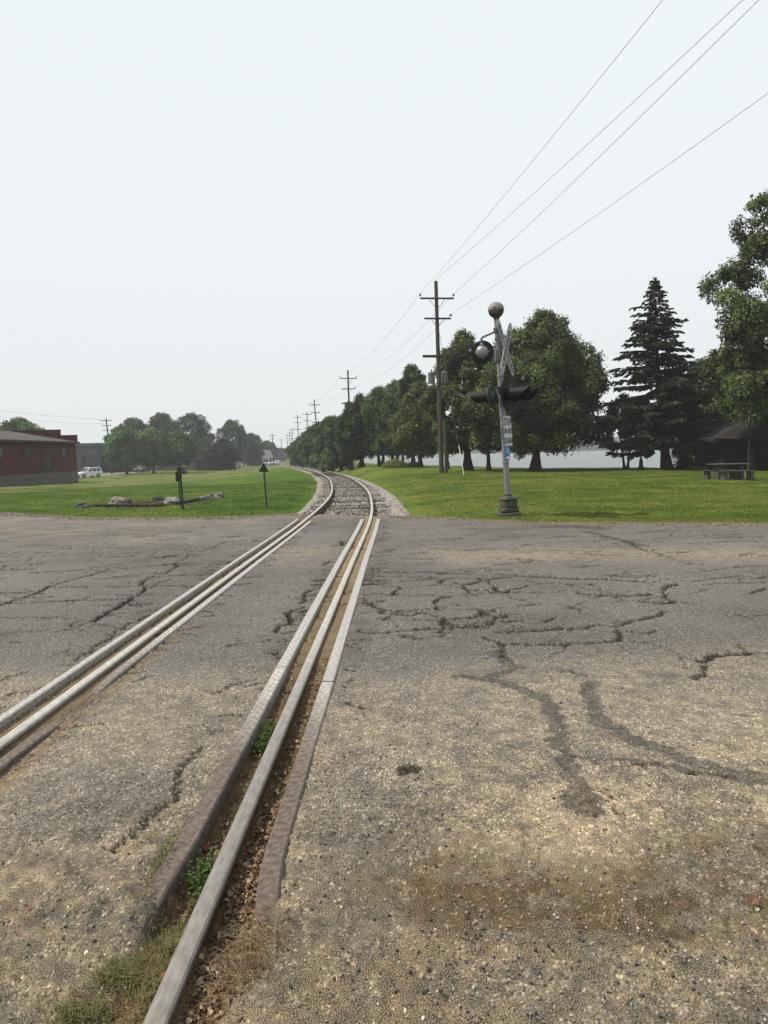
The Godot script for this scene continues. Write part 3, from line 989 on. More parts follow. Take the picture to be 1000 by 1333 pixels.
func rail_path(d0: float, d1: float, off: float) -> Array:
	var pts := []
	var rights := []
	var d := d0
	while d < d1 + 0.01:
		var dir := track_dir(d)
		var r := dir.cross(Vector3.UP).normalized()
		pts.append(P(track_x(d), track_y(d), d) + r * (off - ((LEFT_RAIL - 0.7525) * (1.0 - smoothstep(17.0, 26.0, d)) if off < -0.45 else 0.0)))
		rights.append(r)
		d += clampf(d * 0.03, 0.35, 6.0)
	return [pts, rights]

func running_rail(label: String, off: float) -> void:
	var t := thing("railroad_rail", label, "rail", Vector3.ZERO, 0.0)
	var pr := rail_path(-3.0, 420.0, off)
	var head := MB.new()
	var cols := []
	for p in pr[0]:
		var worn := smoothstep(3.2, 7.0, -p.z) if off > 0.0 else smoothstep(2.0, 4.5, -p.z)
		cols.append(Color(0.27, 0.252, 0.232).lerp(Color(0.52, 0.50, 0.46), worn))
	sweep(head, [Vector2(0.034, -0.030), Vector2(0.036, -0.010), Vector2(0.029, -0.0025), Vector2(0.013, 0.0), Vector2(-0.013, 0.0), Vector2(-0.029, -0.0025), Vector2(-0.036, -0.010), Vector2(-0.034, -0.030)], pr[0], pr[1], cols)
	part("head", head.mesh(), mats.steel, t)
	var web := MB.new()
	web.col = Color(0.105, 0.072, 0.052)
	sweep(web, [Vector2(0.075, -0.185), Vector2(0.075, -0.172), Vector2(0.012, -0.155), Vector2(0.009, -0.060), Vector2(0.034, -0.042), Vector2(0.034, -0.030)], pr[0], pr[1])
	sweep(web, [Vector2(-0.034, -0.030), Vector2(-0.034, -0.042), Vector2(-0.009, -0.060), Vector2(-0.012, -0.155), Vector2(-0.075, -0.172), Vector2(-0.075, -0.185)], pr[0], pr[1])
	part("web", web.mesh(), mats.rust, t)

func guard_bar(label: String, base_off: float, off: float, d0: float, joint: float, d1: float, bury: float, pale_from := 3.4, half := 0.044) -> void:
	var t := thing("guard_rail", label, "guard rail", Vector3.ZERO, 0.0)
	var hw := half
	var prof := [Vector2(hw, -0.09), Vector2(hw, -0.010), Vector2(hw - 0.008, -0.002), Vector2(0.008 - hw, -0.002), Vector2(-hw, -0.010), Vector2(-hw, -0.09)]
	for piece in 2:
		var pr := rail_path(d0 if piece == 0 else joint + 0.012, joint if piece == 0 else d1, base_off + off)
		if piece == 0:
			# the near end bends away from the running rail and dips into the dirt
			pr = [[], []]
			var d := d0
			while d <= joint + 0.001:
				var r := track_dir(d).cross(Vector3.UP).normalized()
				var q := clampf(1.0 - (d - d0) / 0.55, 0.0, 1.0)
				var sink := smoothstep(0.5, 1.0, q) * 0.045 + bury * exp(-pow((d - 4.55) / 0.4, 2.0))
				pr[0].append(P(track_x(d), track_y(d) - sink, d) + r * ((0.7525 - LEFT_RAIL if base_off < 0.0 else 0.0) + base_off + off + signf(off) * 0.05 * q * q))
				pr[1].append(r)
				d += 0.1
		var mb := MB.new()
		var cols := []
		for p in pr[0]:
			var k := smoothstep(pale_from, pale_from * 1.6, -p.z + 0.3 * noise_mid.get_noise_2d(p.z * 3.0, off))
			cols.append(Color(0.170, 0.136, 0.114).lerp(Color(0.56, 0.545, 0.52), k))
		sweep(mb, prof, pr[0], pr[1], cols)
		mb.col = cols[0]
		var e0 := []
		var e1 := []
		for q in prof:
			e0.append(pr[0][0] + pr[1][0] * q.x + Vector3.UP * q.y)
			e1.append(pr[0][-1] + pr[1][-1] * q.x + Vector3.UP * q.y)
		mb.face(e0, Vector3(0, 0, 1))
		mb.face(e1, Vector3(0, 0, -1))
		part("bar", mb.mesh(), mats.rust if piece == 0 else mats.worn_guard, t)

func ties() -> void:
	var first: MeshInstance3D
	var d := 19.1
	var mb := MB.new()
	mb.col = Color(0.085, 0.072, 0.06)
	mb.box(Vector3.ZERO, Vector3(2.55, 0.18, 0.22), Basis(), 0.015)
	var m := mb.mesh()
	while d < 78.0:
		var o: MeshInstance3D
		if first == null:
			o = part("railroad_tie", m, mats.tie, self)
			tag(o, "weathered dark wooden railroad tie half buried in the ballast under the rails", "railroad tie", "ties under the curving track")
			first = o
		else:
			o = first.duplicate()
			o.name = numbered("railroad_tie")
			add_child(o)
		var dir := track_dir(d)
		var r := dir.cross(Vector3.UP).normalized()
		o.transform = Transform3D(Basis(r, Vector3.UP, -dir).rotated(Vector3.UP, rng.randf_range(-0.03, 0.03)), P(track_x(d), track_y(d) - 0.255 + rng.randf_range(-0.015, 0.012), d) + r * rng.randf_range(-0.08, 0.12))
		d += 0.56 + rng.randf_range(-0.05, 0.05)

func ballast() -> void:
	# the bed, then loose crushed stone on it
	var mb := MB.new()
	mb.col = Color(0.22, 0.205, 0.185)
	var pr := rail_path(17.2, 420.0, 0.0)
	var cols := []
	for p in pr[0]:
		cols.append(Color(0.38, 0.30, 0.22).lerp(Color(0.50, 0.485, 0.465), smoothstep(18.5, 24.0, -p.z)))
	sweep(mb, [Vector2(2.15, -0.38), Vector2(1.75, -0.22), Vector2(1.3, -0.20), Vector2(-1.2, -0.20), Vector2(-1.4, -0.22), Vector2(-1.7, -0.38)], pr[0], pr[1], cols)
	structure("track_bed", mb.mesh(), mats.bed)
	for v in 2:
		var xf := []
		var cs := []
		for k in 26000:
			var d := 17.5 + 44.0 * pow(rng.randf(), 1.5)
			var spread := rng.randf_range(-1.75, 2.05)
			var u := spread
			if absf(absf(u) - 0.7525) < 0.1: continue
			var wide := smoothstep(17.3, 20.5, d)
			u *= lerpf(1.12, 1.0, wide)
			var side := smoothstep(1.45, 2.3, absf(u))
			var dir := track_dir(d)
			var r := dir.cross(Vector3.UP)
			var y := track_y(d) - 0.20 - 0.02 * smoothstep(1.2, 2.0, absf(u)) - 0.14 * smoothstep(1.6, 2.1, u) - 0.14 * smoothstep(1.35, 1.75, -u) + rng.randf_range(-0.015, 0.02)
			if absf(u) < 0.65 and rng.randf() < 0.35: continue
			var s := rng.randf_range(0.016, 0.042) * (0.6 + 0.4 * wide)
			xf.append(Transform3D(Basis.from_euler(Vector3(rng.randf(), rng.randf(), rng.randf()) * 6.0) * s, P(track_x(d), y, d) + r * u))
			var g := rng.randf_range(0.18, 0.50)
			var c := Color(g, g * 0.98, g * 0.96)
			if side < 0.4 or wide < 0.7: c = c.lerp(Color(0.26, 0.19, 0.125) * rng.randf_range(0.6, 1.3), rng.randf() * (0.85 if wide < 0.8 else 0.5))
			cs.append(c)
		scatter("ballast_stones", pebble(40 + v), mats.stone, self, xf, cs)

# ---- the crossing signal

func lettering(text: String, cap: float, m: Material, parent: Node, at: Transform3D, stretch := 1.0) -> void:
	var tm := TextMesh.new()
	var f := SystemFont.new()
	f.font_names = PackedStringArray(["Droid Sans"])
	f.font_weight = 700
	tm.font = f
	tm.text = text
	tm.font_size = 64
	tm.pixel_size = cap / (64.0 * 0.714)
	tm.depth = 0.006
	part("lettering", tm, m, parent, at.scaled_local(Vector3(stretch, 1, 1)))

func plate(w: float, h: float, thick: float, r := 0.02) -> ArrayMesh:
	var mb := MB.new()
	var rim := []
	for k in 4:
		var cx: float = [1, -1, -1, 1][k] * (w * 0.5 - r)
		var cy: float = [1, 1, -1, -1][k] * (h * 0.5 - r)
		for s in 4:
			var a := PI * 0.5 * (k + s / 3.0)
			rim.append(Vector3(cx + cos(a) * r, cy + sin(a) * r, 0))
	var f := []
	var b := []
	for p in rim:
		f.append(p + Vector3(0, 0, thick * 0.5)); b.append(p - Vector3(0, 0, thick * 0.5))
	mb.face(f, Vector3(0, 0, 1)); mb.face(b, Vector3(0, 0, -1))
	for k in rim.size():
		var q := (k + 1) % rim.size()
		mb.face([f[k], f[q], b[q], b[k]], rim[k] + rim[q])
	return mb.mesh()

func visor(length: float, r: float) -> ArrayMesh:
	# a long open-bottomed hood along +z with a slanted mouth
	var mb := MB.new()
	mb.col = Color(0.8, 0.8, 0.8)
	var N := 18
	for shell in 2:
		var rr := r - shell * 0.006
		for k in N:
			var a0 := deg_to_rad(-70.0 + 320.0 * k / N)
			var a1 := deg_to_rad(-70.0 + 320.0 * (k + 1) / N)
			var d0 := Vector3(cos(a0), sin(a0), 0)
			var d1 := Vector3(cos(a1), sin(a1), 0)
			var l0 := length * (0.80 + 0.20 * sin(a0))
			var l1 := length * (0.80 + 0.20 * sin(a1))
			var s := 1.0 - 2.0 * shell
			mb.tri(d0 * rr, d1 * rr, d1 * rr * 0.96 + Vector3(0, 0, l1), d0 * s, d1 * s, d1 * s)
			mb.tri(d0 * rr, d1 * rr * 0.96 + Vector3(0, 0, l1), d0 * rr * 0.96 + Vector3(0, 0, l0), d0 * s, d1 * s, d0 * s)
			if shell == 0:
				mb.face([d0 * rr * 0.96 + Vector3(0, 0, l0), d1 * rr * 0.96 + Vector3(0, 0, l1), d1 * (rr - 0.006) * 0.96 + Vector3(0, 0, l1), d0 * (rr - 0.006) * 0.96 + Vector3(0, 0, l0)], Vector3(0, 0, 1))
	return mb.mesh()

func disc(r: float, thick: float, color: Color, dish := 0.0) -> ArrayMesh:
	var mb := MB.new()
	mb.col = color
	mb.lathe([Vector2(0, -thick), Vector2(r - 0.01, -thick + dish), Vector2(r, -thick * 0.5 + dish), Vector2(r, dish), Vector2(r - 0.008, dish + 0.006), Vector2(0, 0.0)], 28, Transform3D(Basis(Vector3.RIGHT, PI / 2), Vector3.ZERO))
	return mb.mesh()

func crossing_signal() -> void:
	var yaw := deg_to_rad(62.0)
	var base := P(3.15, ground_y(3.15, 17.8) + 0.0, 17.8)
	var t := thing("crossing_signal", "leaning silver railroad crossing signal with crossbuck, bell, hooded flashers and stop sign", "crossing signal", base)
	t.basis = Basis(Vector3(0, 0, 1), deg_to_rad(3.3)) * Basis(Vector3.UP, yaw)
	var turn := Basis(Vector3.UP, yaw).inverse()
	var silver := Color(0.33, 0.34, 0.345)
	var mb := MB.new()
	mb.col = Color(0.085, 0.075, 0.062)
	mb.box(Vector3(0, 0.04, 0), Vector3(0.56, 0.12, 0.56), Basis(Vector3.UP, 0.5), 0.03)
	mb.box(Vector3(0, 0.14, 0), Vector3(0.44, 0.12, 0.44), Basis(Vector3.UP, 0.5), 0.05)
	for k in 4:
		var b := Basis(Vector3.UP, 0.5 + k * PI / 2) * Vector3(0.2, 0.115, 0.2)
		mb.lathe([Vector2(0.022, 0), Vector2(0.022, 0.05), Vector2(0, 0.055)], 6, Transform3D(Basis(), b))
	part("base", mb.mesh(), mats.rust, t)
	mb = MB.new()
	mb.col = Color(0.12, 0.115, 0.098)
	mb.box(Vector3(0.02, 0.315, 0.0), Vector3(0.36, 0.24, 0.36), Basis(Vector3.UP, -0.75), 0.05)
	mb.box(Vector3(0.02, 0.44, 0.0), Vector3(0.40, 0.035, 0.40), Basis(Vector3.UP, -0.75), 0.012)
	mb.box(Vector3(0.02, 0.2, 0.0), Vector3(0.40, 0.04, 0.40), Basis(Vector3.UP, -0.75), 0.012)
	for q in [0.27, 0.32, 0.37]:
		mb.box(Vector3(0.02, q, 0.0), Vector3(0.375, 0.018, 0.24), Basis(Vector3.UP, -0.75), 0.006)
		mb.box(Vector3(0.02, q, 0.0), Vector3(0.24, 0.018, 0.375), Basis(Vector3.UP, -0.75), 0.006)
	mb.lathe([Vector2(0.13, 0.45), Vector2(0.12, 0.49), Vector2(0.09, 0.51), Vector2(0.09, 0.56), Vector2(0.072, 0.57)], 16)
	part("junction_box", mb.mesh(), mats.rust, t)
	mb = MB.new()
	mb.col = silver
	mb.tube([Vector3(0, 0.4, 0), Vector3(0, 2.4, 0), Vector3(0, 4.9, 0)], [0.075, 0.073, 0.066], 16)
	for q in [1.35, 2.52, 3.5, 4.4]:
		mb.lathe([Vector2(0.075, q - 0.025), Vector2(0.088, q - 0.02), Vector2(0.088, q + 0.02), Vector2(0.075, q + 0.025)], 16)
	part("pole", mb.mesh(), mats.metal, t)
	# a conduit up the pole
	mb = MB.new()
	mb.col = Color(0.2, 0.21, 0.2)
	mb.tube([turn * Vector3(0.05, 3.6, 0.085), turn * Vector3(0.04, 4.0, 0.085), turn * Vector3(0.04, 4.75, 0.08)], [0.018, 0.018, 0.018], 6)
	mb.box(Vector3(0, 3.98, 0), Vector3(0.20, 0.30, 0.19), Basis(Vector3.UP, -yaw), 0.02)
	part("conduit", mb.mesh(), mats.metal, t)
	# bell
	mb = MB.new()
	mb.col = Color(0.30, 0.295, 0.285)
	var prof := []
	for k in 10:
		var a := k / 9.0 * PI * 0.5
		prof.append(Vector2(cos(a) * 0.2, sin(a) * 0.2))
	mb.lathe(prof, 24, Transform3D(Basis(), Vector3(0, 5.10, 0)))
	var bell := part("bell", mb.mesh(), mats.paint, t)
	mb = MB.new()
	mb.col = Color(0.10, 0.075, 0.06)
	prof = []
	for k in 10:
		var a := k / 9.0 * PI * 0.5
		prof.append(Vector2(sin(a) * 0.193, -cos(a) * 0.193))
	mb.lathe(prof, 24, Transform3D(Basis(), Vector3(0, 5.095, 0)))
	mb.lathe([Vector2(0.06, 4.84), Vector2(0.075, 4.90), Vector2(0.06, 4.96)], 14)
	part("lower_shell", mb.mesh(), mats.rust, bell)
	mb = MB.new()
	mb.col = Color(0.16, 0.14, 0.125)
	var gx := Transform3D(turn * Basis(Vector3.RIGHT, PI / 2), turn * Vector3(-0.045, 5.08, 0.155))
	mb.lathe([Vector2(0.0, 0.055), Vector2(0.03, 0.052), Vector2(0.035, 0.04), Vector2(0.062, 0.036), Vector2(0.085, 0.028), Vector2(0.09, 0.0), Vector2(0.08, -0.03)], 18, gx)
	part("gong", mb.mesh(), mats.metal, bell)
	# side light on its arm, seen from behind
	mb = MB.new()
	mb.col = Color(0.16, 0.15, 0.14)
	var hub := turn * Vector3(-0.42, 4.10, 0.1)
	mb.tube([turn * Vector3(0, 4.60, 0.02), turn * Vector3(-0.2, 4.52, 0.06), turn * Vector3(-0.38, 4.46, 0.1), turn * Vector3(-0.42, 4.42, 0.1), turn * Vector3(-0.42, 4.26, 0.1)], [0.026, 0.024, 0.026, 0.03, 0.03], 10)
	mb.lathe([Vector2(0.07, 4.54), Vector2(0.10, 4.56), Vector2(0.10, 4.66), Vector2(0.07, 4.68)], 14)
	var side_light := part("side_light", mb.mesh(), mats.metal, t)
	var facing := turn * Basis(Vector3.UP, -0.22)
	part("target_disc", disc(0.285, 0.02, Color(0.015, 0.015, 0.017), -0.03), mats.black, side_light, Transform3D(facing, hub))
	mb = MB.new()
	mb.col = Color(0.36, 0.37, 0.37)
	mb.lathe([Vector2(0.15, 0.0), Vector2(0.155, 0.03), Vector2(0.145, 0.04), Vector2(0.125, 0.09), Vector2(0.08, 0.13), Vector2(0, 0.145)], 22, Transform3D(Basis(Vector3.RIGHT, PI / 2), Vector3.ZERO))
	mb.box(Vector3(0, 0.16, 0.03), Vector3(0.09, 0.10, 0.06), Basis(), 0.015)
	for s in [-1.0, 1.0]: mb.box(Vector3(0.155 * s, 0.0, 0.02), Vector3(0.05, 0.035, 0.03), Basis(), 0.006)
	mb.box(Vector3(0.02, -0.155, 0.02), Vector3(0.03, 0.04, 0.03), Basis(), 0.006)
	part("lamp_housing", mb.mesh(), mats.metal, side_light, Transform3D(facing, hub + facing * Vector3(0, 0, 0.02)))
	# crossbuck
	var white := Color(0.50, 0.51, 0.52)
	mb = MB.new()
	mb.col = Color(0.25, 0.25, 0.25)
	mb.box(Vector3(0, 4.15, 0.12), Vector3(0.10, 0.3, 0.10), Basis(), 0.008)
	var cross := part("crossbuck", mb.mesh(), mats.metal, t)
	for s in [1.0, -1.0]:
		mb = MB.new()
		mb.col = white
		var L := 0.80
		var W := 0.118
		var z0 := 0.0
		var front := [Vector3(-L, 0, z0), Vector3(-L + W, -W, z0), Vector3(L - W, -W, z0), Vector3(L, 0, z0), Vector3(L - W, W, z0), Vector3(-L + W, W, z0)]
		var back := []
		for p in front: back.append(p - Vector3(0, 0, 0.012))
		mb.face(front, Vector3(0, 0, 1)); mb.face(back, Vector3(0, 0, -1))
		for k in 6: mb.face([front[k], front[(k + 1) % 6], back[(k + 1) % 6], back[k]], front[k] + front[(k + 1) % 6])
		var x := Transform3D(Basis(Vector3.UP, deg_to_rad(-3.0)) * Basis(Vector3(0, 0, 1), s * deg_to_rad(56.0)), Vector3(0.02, 4.15, 0.20 if s > 0 else 0.183))
		var blade := part("blade", mb.mesh(), mats.paint, cross, x)
		if s > 0:
			lettering("CROSSING", 0.135, mats.black, cross, x * Transform3D(Basis(), Vector3(0, 0, 0.002)), 1.15)
		else:
			lettering("RAIL", 0.135, mats.black, cross, x * Transform3D(Basis(), Vector3(-0.42, 0, 0.002)), 1.1)
			lettering("ROAD", 0.135, mats.black, cross, x * Transform3D(Basis(), Vector3(0.42, 0, 0.002)), 1.1)
		blade.set_meta("label", "white crossbuck blade reading CROSSING" if s > 0 else "white crossbuck blade reading RAIL ROAD")
	# flashers
	mb = MB.new()
	mb.col = Color(0.13, 0.14, 0.135)
	mb.rod(Vector3(-0.5, 3.19, 0.0), Vector3(0.5, 3.19, 0.0), 0.024)
	mb.lathe([Vector2(0.075, 3.08), Vector2(0.10, 3.09), Vector2(0.10, 3.24), Vector2(0.075, 3.25)], 14)
	part("flasher_arm", mb.mesh(), mats.metal, t)
	for sx in [-1.0, 1.0]:
		for sz in [1.0, -1.0]:
			var x := Transform3D(Basis(Vector3.UP, 0.0 if sz > 0 else PI), Vector3(0.38 * sx, 3.0, 0.21 if sz > 0 else -0.10))
			mb = MB.new()
			mb.col = Color(0.14, 0.17, 0.16) if sz < 0 else Color(0.022, 0.022, 0.025)
			mb.lathe([Vector2(0, -0.09), Vector2(0.09, -0.085), Vector2(0.125, -0.05), Vector2(0.135, 0.02)], 18, Transform3D(Basis(Vector3.RIGHT, PI / 2), Vector3(0, 0, 0)))
			mb.rod(Vector3(0, 0.08, -0.05), Vector3(0, 0.2, -0.05), 0.025)
			var lamp := part("flasher", mb.mesh(), mats.metal, t, x)
			part("background_disc", disc(0.37 if sz > 0 else 0.30, 0.016, Color(0.8, 0.8, 0.8) if sz > 0 else Color(0.10, 0.13, 0.125)), mats.hood if sz > 0 else mats.paint, lamp, Transform3D(Basis(), Vector3(0, 0, 0.03)))
			part("hood", visor(0.60, 0.15), mats.hood, lamp, Transform3D(Basis(), Vector3(0, 0, 0.035)))
			mb = MB.new()
			mb.col = Color(0.10, 0.008, 0.008)
			mb.lathe([Vector2(0.11, 0.0), Vector2(0.09, 0.02), Vector2(0, 0.035)], 18, Transform3D(Basis(Vector3.RIGHT, PI / 2), Vector3(0, 0, 0.045)))
			part("lens", mb.mesh(), mats.carpaint, lamp)
	# signs
	var sx2 := Transform3D(Basis(), Vector3(0.02, 2.13, 0.10))
	mb = MB.new()
	var sign_ := part("stop_sign", plate(0.60, 0.74, 0.006, 0.03), mats.sign_white, t, sx2)
	sign_.set_meta("label", "white sign reading STOP ON RED SIGNAL")
	lettering("STOP", 0.17, mats.black, sign_, Transform3D(Basis(), Vector3(0, 0.225, 0.004)), 1.05)
	lettering("ON RED", 0.13, mats.black, sign_, Transform3D(Basis(), Vector3(0, -0.005, 0.004)), 0.95)
	lettering("SIGNAL", 0.15, mats.black, sign_, Transform3D(Basis(), Vector3(0, -0.24, 0.004)), 0.9)
	var blue := part("notice_plate", plate(0.32, 0.34, 0.005, 0.015), mats.sign_blue, t, Transform3D(Basis(), Vector3(-0.06, 1.585, 0.085)))
	blue.set_meta("label", "small blue notice plate with white lines")
	mb = MB.new()
	mb.col = Color(0.7, 0.72, 0.74)
	for q in [0.10, 0.055, 0.01]: mb.box(Vector3(rng.randf_range(-0.01, 0.01), q, 0.004), Vector3(0.24, 0.014, 0.003))
	mb.box(Vector3(0, -0.115, 0.004), Vector3(0.26, 0.055, 0.003))
	part("print", mb.mesh(), mats.plain, blue)

# ---- poles and wires

func utility_pole(label: String, x: float, d: float, top: float, r: float, arms: Array, lean := Vector3.ZERO, yaw := 0.0, group := "", detail := true) -> Dictionary:
	var gy := ground_y(x, d)
	var t := thing("utility_pole", label, "utility pole", P(x, gy, d), yaw, group)
	var h := top - gy
	var mb := MB.new()
	mb.col = Color(0.125, 0.113, 0.10)
	mb.tube([Vector3(0, -0.2, 0), Vector3(0, h * 0.5, 0) + lean * 0.5, Vector3(0, h, 0) + lean], [r, r * 0.85, r * 0.68], 10)
	part("pole", mb.mesh(), mats.pole, t)
	var pins := []
	for a in arms:
		var y: float = h - a[0]
		var off: Vector3 = lean * y / h
		var half: float = a[1] * 0.5
		var th: float = a[2]
		mb = MB.new()
		mb.col = Color(0.12, 0.108, 0.096)
		mb.box(off + Vector3(0, y, r * 0.9 + th * 0.5), Vector3(half * 2, th, th), Basis(), 0.01)
		part("crossarm", mb.mesh(), mats.pole, t)
		if detail and a[3] > 0:
			for s in [-1.0, 1.0]:
				mb = MB.new()
				mb.col = Color(0.16, 0.16, 0.16)
				mb.rod(off + Vector3(0.02 * s, y - half * 0.62, r + 0.02), off + Vector3(half * 0.48 * s, y - 0.04, r + 0.05), 0.018, 5)
				part("brace", mb.mesh(), mats.metal, t)
		for s in a[4]:
			var p := off + Vector3(half * s, y + th * 0.5, r * 0.9 + th * 0.5)
			mb = MB.new()
			mb.col = Color(0.07, 0.055, 0.05)
			mb.lathe([Vector2(0.015, 0), Vector2(0.015, 0.10), Vector2(0.065, 0.11), Vector2(0.085, 0.15), Vector2(0.05, 0.19), Vector2(0.06, 0.23), Vector2(0.03, 0.26), Vector2(0, 0.265)], 8, Transform3D(Basis(), p))
			part("insulator", mb.mesh(), mats.plain, t)
			pins.append(t.transform * (p + Vector3(0, 0.24, 0)))
	var cap := Vector3(0, h, 0) + lean
	return {"node": t, "pins": pins, "top": t.transform * (cap + Vector3(0, 0.12, 0)), "lean": lean, "h": h}

func wire(label: String, a: Vector3, b: Vector3, sag: float, r: float, group := "") -> void:
	var pts := []
	var rad := []
	for k in 25:
		var f := k / 24.0
		pts.append(a.lerp(b, f) - Vector3(0, sag * 4.0 * f * (1.0 - f), 0))
		rad.append(r)
	var mb := MB.new()
	mb.tube(pts, rad, 5, false)
	tag(part("overhead_wire", mb.mesh(), mats.wire, self), label, "wire", group)

func lamp_post(label: String, x: float, d: float, h: float) -> void:
	var t := thing("lamp_post", label, "lamp post", P(x, ground_y(x, d), d), 0.0)
	var mb := MB.new()
	mb.col = Color(0.012, 0.014, 0.014)
	mb.lathe([Vector2(0.2, -0.05), Vector2(0.2, 0.12), Vector2(0.14, 0.2), Vector2(0.12, 0.55), Vector2(0.09, 0.62), Vector2(0.06, 0.8), Vector2(0.05, h * 0.85), Vector2(0.08, h * 0.87), Vector2(0.05, h * 0.9)], 12)
	part("post", mb.mesh(), mats.plain, t)
	mb = MB.new()
	mb.col = Color(0.55, 0.55, 0.53)
	mb.lathe([Vector2(0.08, h * 0.9), Vector2(0.16, h * 0.95), Vector2(0.13, h * 1.0), Vector2(0.0, h * 1.03)], 12)
	part("lantern", mb.mesh(), mats.plain, t)

# ---- vehicles, buildings, park things

func car(label: String, x: float, d: float, turn: float, color: Color, tall: float, group := "") -> void:
	# +x is the front
	var t := thing("parked_car", label, "car", P(x, ground_y(x, d) + 0.01, d), turn, group)
	var L := 4.7
	var W := 0.93
	var side := [Vector2(-2.33, 0.32), Vector2(-2.36, 0.75), Vector2(-2.30, 1.02), Vector2(0.95, 1.02), Vector2(2.1, 0.92), Vector2(2.33, 0.78), Vector2(2.36, 0.42), Vector2(2.2, 0.30)]
	var mb := MB.new()
	mb.col = color
	var l := []
	var r := []
	for p in side:
		l.append(Vector3(p.x, p.y, -W)); r.append(Vector3(p.x, p.y, W))
	mb.face(l, Vector3(0, 0, -1)); mb.face(r, Vector3(0, 0, 1))
	for k in side.size():
		var q := (k + 1) % side.size()
		mb.face([l[k], l[q], r[q], r[k]], (l[k] + r[q]) * 0.5 - Vector3(0, 0.65, 0))
	part("body", mb.mesh(), mats.carpaint, t)
	mb = MB.new()
	mb.col = color
	var bot := [Vector3(-2.26, 1.02, -0.9), Vector3(0.95, 1.02, -0.9), Vector3(0.95, 1.02, 0.9), Vector3(-2.26, 1.02, 0.9)]
	var top := [Vector3(-2.02, tall, -0.72), Vector3(0.12, tall, -0.72), Vector3(0.12, tall, 0.72), Vector3(-2.02, tall, 0.72)]
	mb.face(top, Vector3.UP)
	for k in 4:
		var q := (k + 1) % 4
		mb.face([bot[k], bot[q], top[q], top[k]], bot[k] + bot[q] - Vector3(-1.3, 2, 0))
	part("cabin", mb.mesh(), mats.carpaint, t)
	var pane := func(a: Vector3, b: Vector3, e: Vector3, f: Vector3, out: Vector3) -> void:
		var g := MB.new()
		g.col = Color(0.02, 0.024, 0.028)
		g.face([a + out, b + out, e + out, f + out], out)
		part("window", g.mesh(), mats.window, t)
	var hgt := tall - 1.02
	for s in [-1.0, 1.0]:
		for seg in [[-1.98, -1.2], [-1.1, -0.35], [-0.25, 0.62]]:
			var z0 := 0.9 - 0.18 * 0.12
			var z1 := 0.9 - 0.18 * 0.82
			var x1: float = seg[1] - (0.55 if seg[1] > 0.5 else 0.0)
			pane.call(Vector3(seg[0], 1.02 + hgt * 0.12, z0 * s), Vector3(seg[1], 1.02 + hgt * 0.12, z0 * s), Vector3(x1, 1.02 + hgt * 0.82, z1 * s), Vector3(seg[0] + 0.05, 1.02 + hgt * 0.82, z1 * s), Vector3(0, 0.0, 0.012 * s))
	pane.call(Vector3(0.90, 1.08, -0.78), Vector3(0.90, 1.08, 0.78), Vector3(0.22, tall - 0.08, 0.66), Vector3(0.22, tall - 0.08, -0.66), Vector3(0.03, 0.02, 0))
	pane.call(Vector3(-2.24, 1.12, -0.76), Vector3(-2.24, 1.12, 0.76), Vector3(-2.06, tall - 0.1, 0.66), Vector3(-2.06, tall - 0.1, -0.66), Vector3(-0.02, 0.0, 0))
	for sx in [-1.42, 1.45]:
		for s in [-1.0, 1.0]:
			mb = MB.new()
			mb.col = Color(0.02, 0.02, 0.02)
			mb.lathe([Vector2(0.2, -0.12), Vector2(0.36, -0.12), Vector2(0.38, -0.08), Vector2(0.38, 0.08), Vector2(0.36, 0.12), Vector2(0.22, 0.12)], 18, Transform3D(Basis(Vector3.RIGHT, PI / 2 * s), Vector3(sx, 0.37, 0.84 * s)))
			var w := part("wheel", mb.mesh(), mats.plain, t)
			mb = MB.new()
			mb.col = Color(0.3, 0.3, 0.31)
			mb.lathe([Vector2(0.225, 0.11), Vector2(0.15, 0.09), Vector2(0.0, 0.105)], 14, Transform3D(Basis(Vector3.RIGHT, PI / 2 * s), Vector3(sx, 0.37, 0.84 * s)))
			part("rim", mb.mesh(), mats.metal, w)
	for s in [-1.0, 1.0]:
		mb = MB.new()
		mb.col = Color(0.6, 0.6, 0.58)
		mb.box(Vector3(2.32, 0.74, 0.66 * s), Vector3(0.1, 0.16, 0.36), Basis(), 0.03)
		part("headlight", mb.mesh(), mats.window, t)
		mb = MB.new()
		mb.col = Color(0.25, 0.01, 0.01)
		mb.box(Vector3(-2.32, 0.88, 0.72 * s), Vector3(0.1, 0.26, 0.18), Basis(), 0.03)
		part("tail_light", mb.mesh(), mats.window, t)
	mb = MB.new()
	mb.col = Color(0.03, 0.03, 0.032)
	mb.box(Vector3(2.345, 0.74, 0), Vector3(0.05, 0.18, 0.86), Basis(), 0.02)
	mb.box(Vector3(2.33, 0.42, 0), Vector3(0.12, 0.16, 1.7), Basis(), 0.04)
	part("grille", mb.mesh(), mats.plain, t)

func block(parent: Node, called: String, lo: Vector3, hi: Vector3, color: Color, m: Material, bevel := 0.0) -> MeshInstance3D:
	var mb := MB.new()
	mb.col = color
	mb.box((lo + hi) * 0.5, (hi - lo).abs(), Basis(), bevel)
	return part(called, mb.mesh(), m, parent)

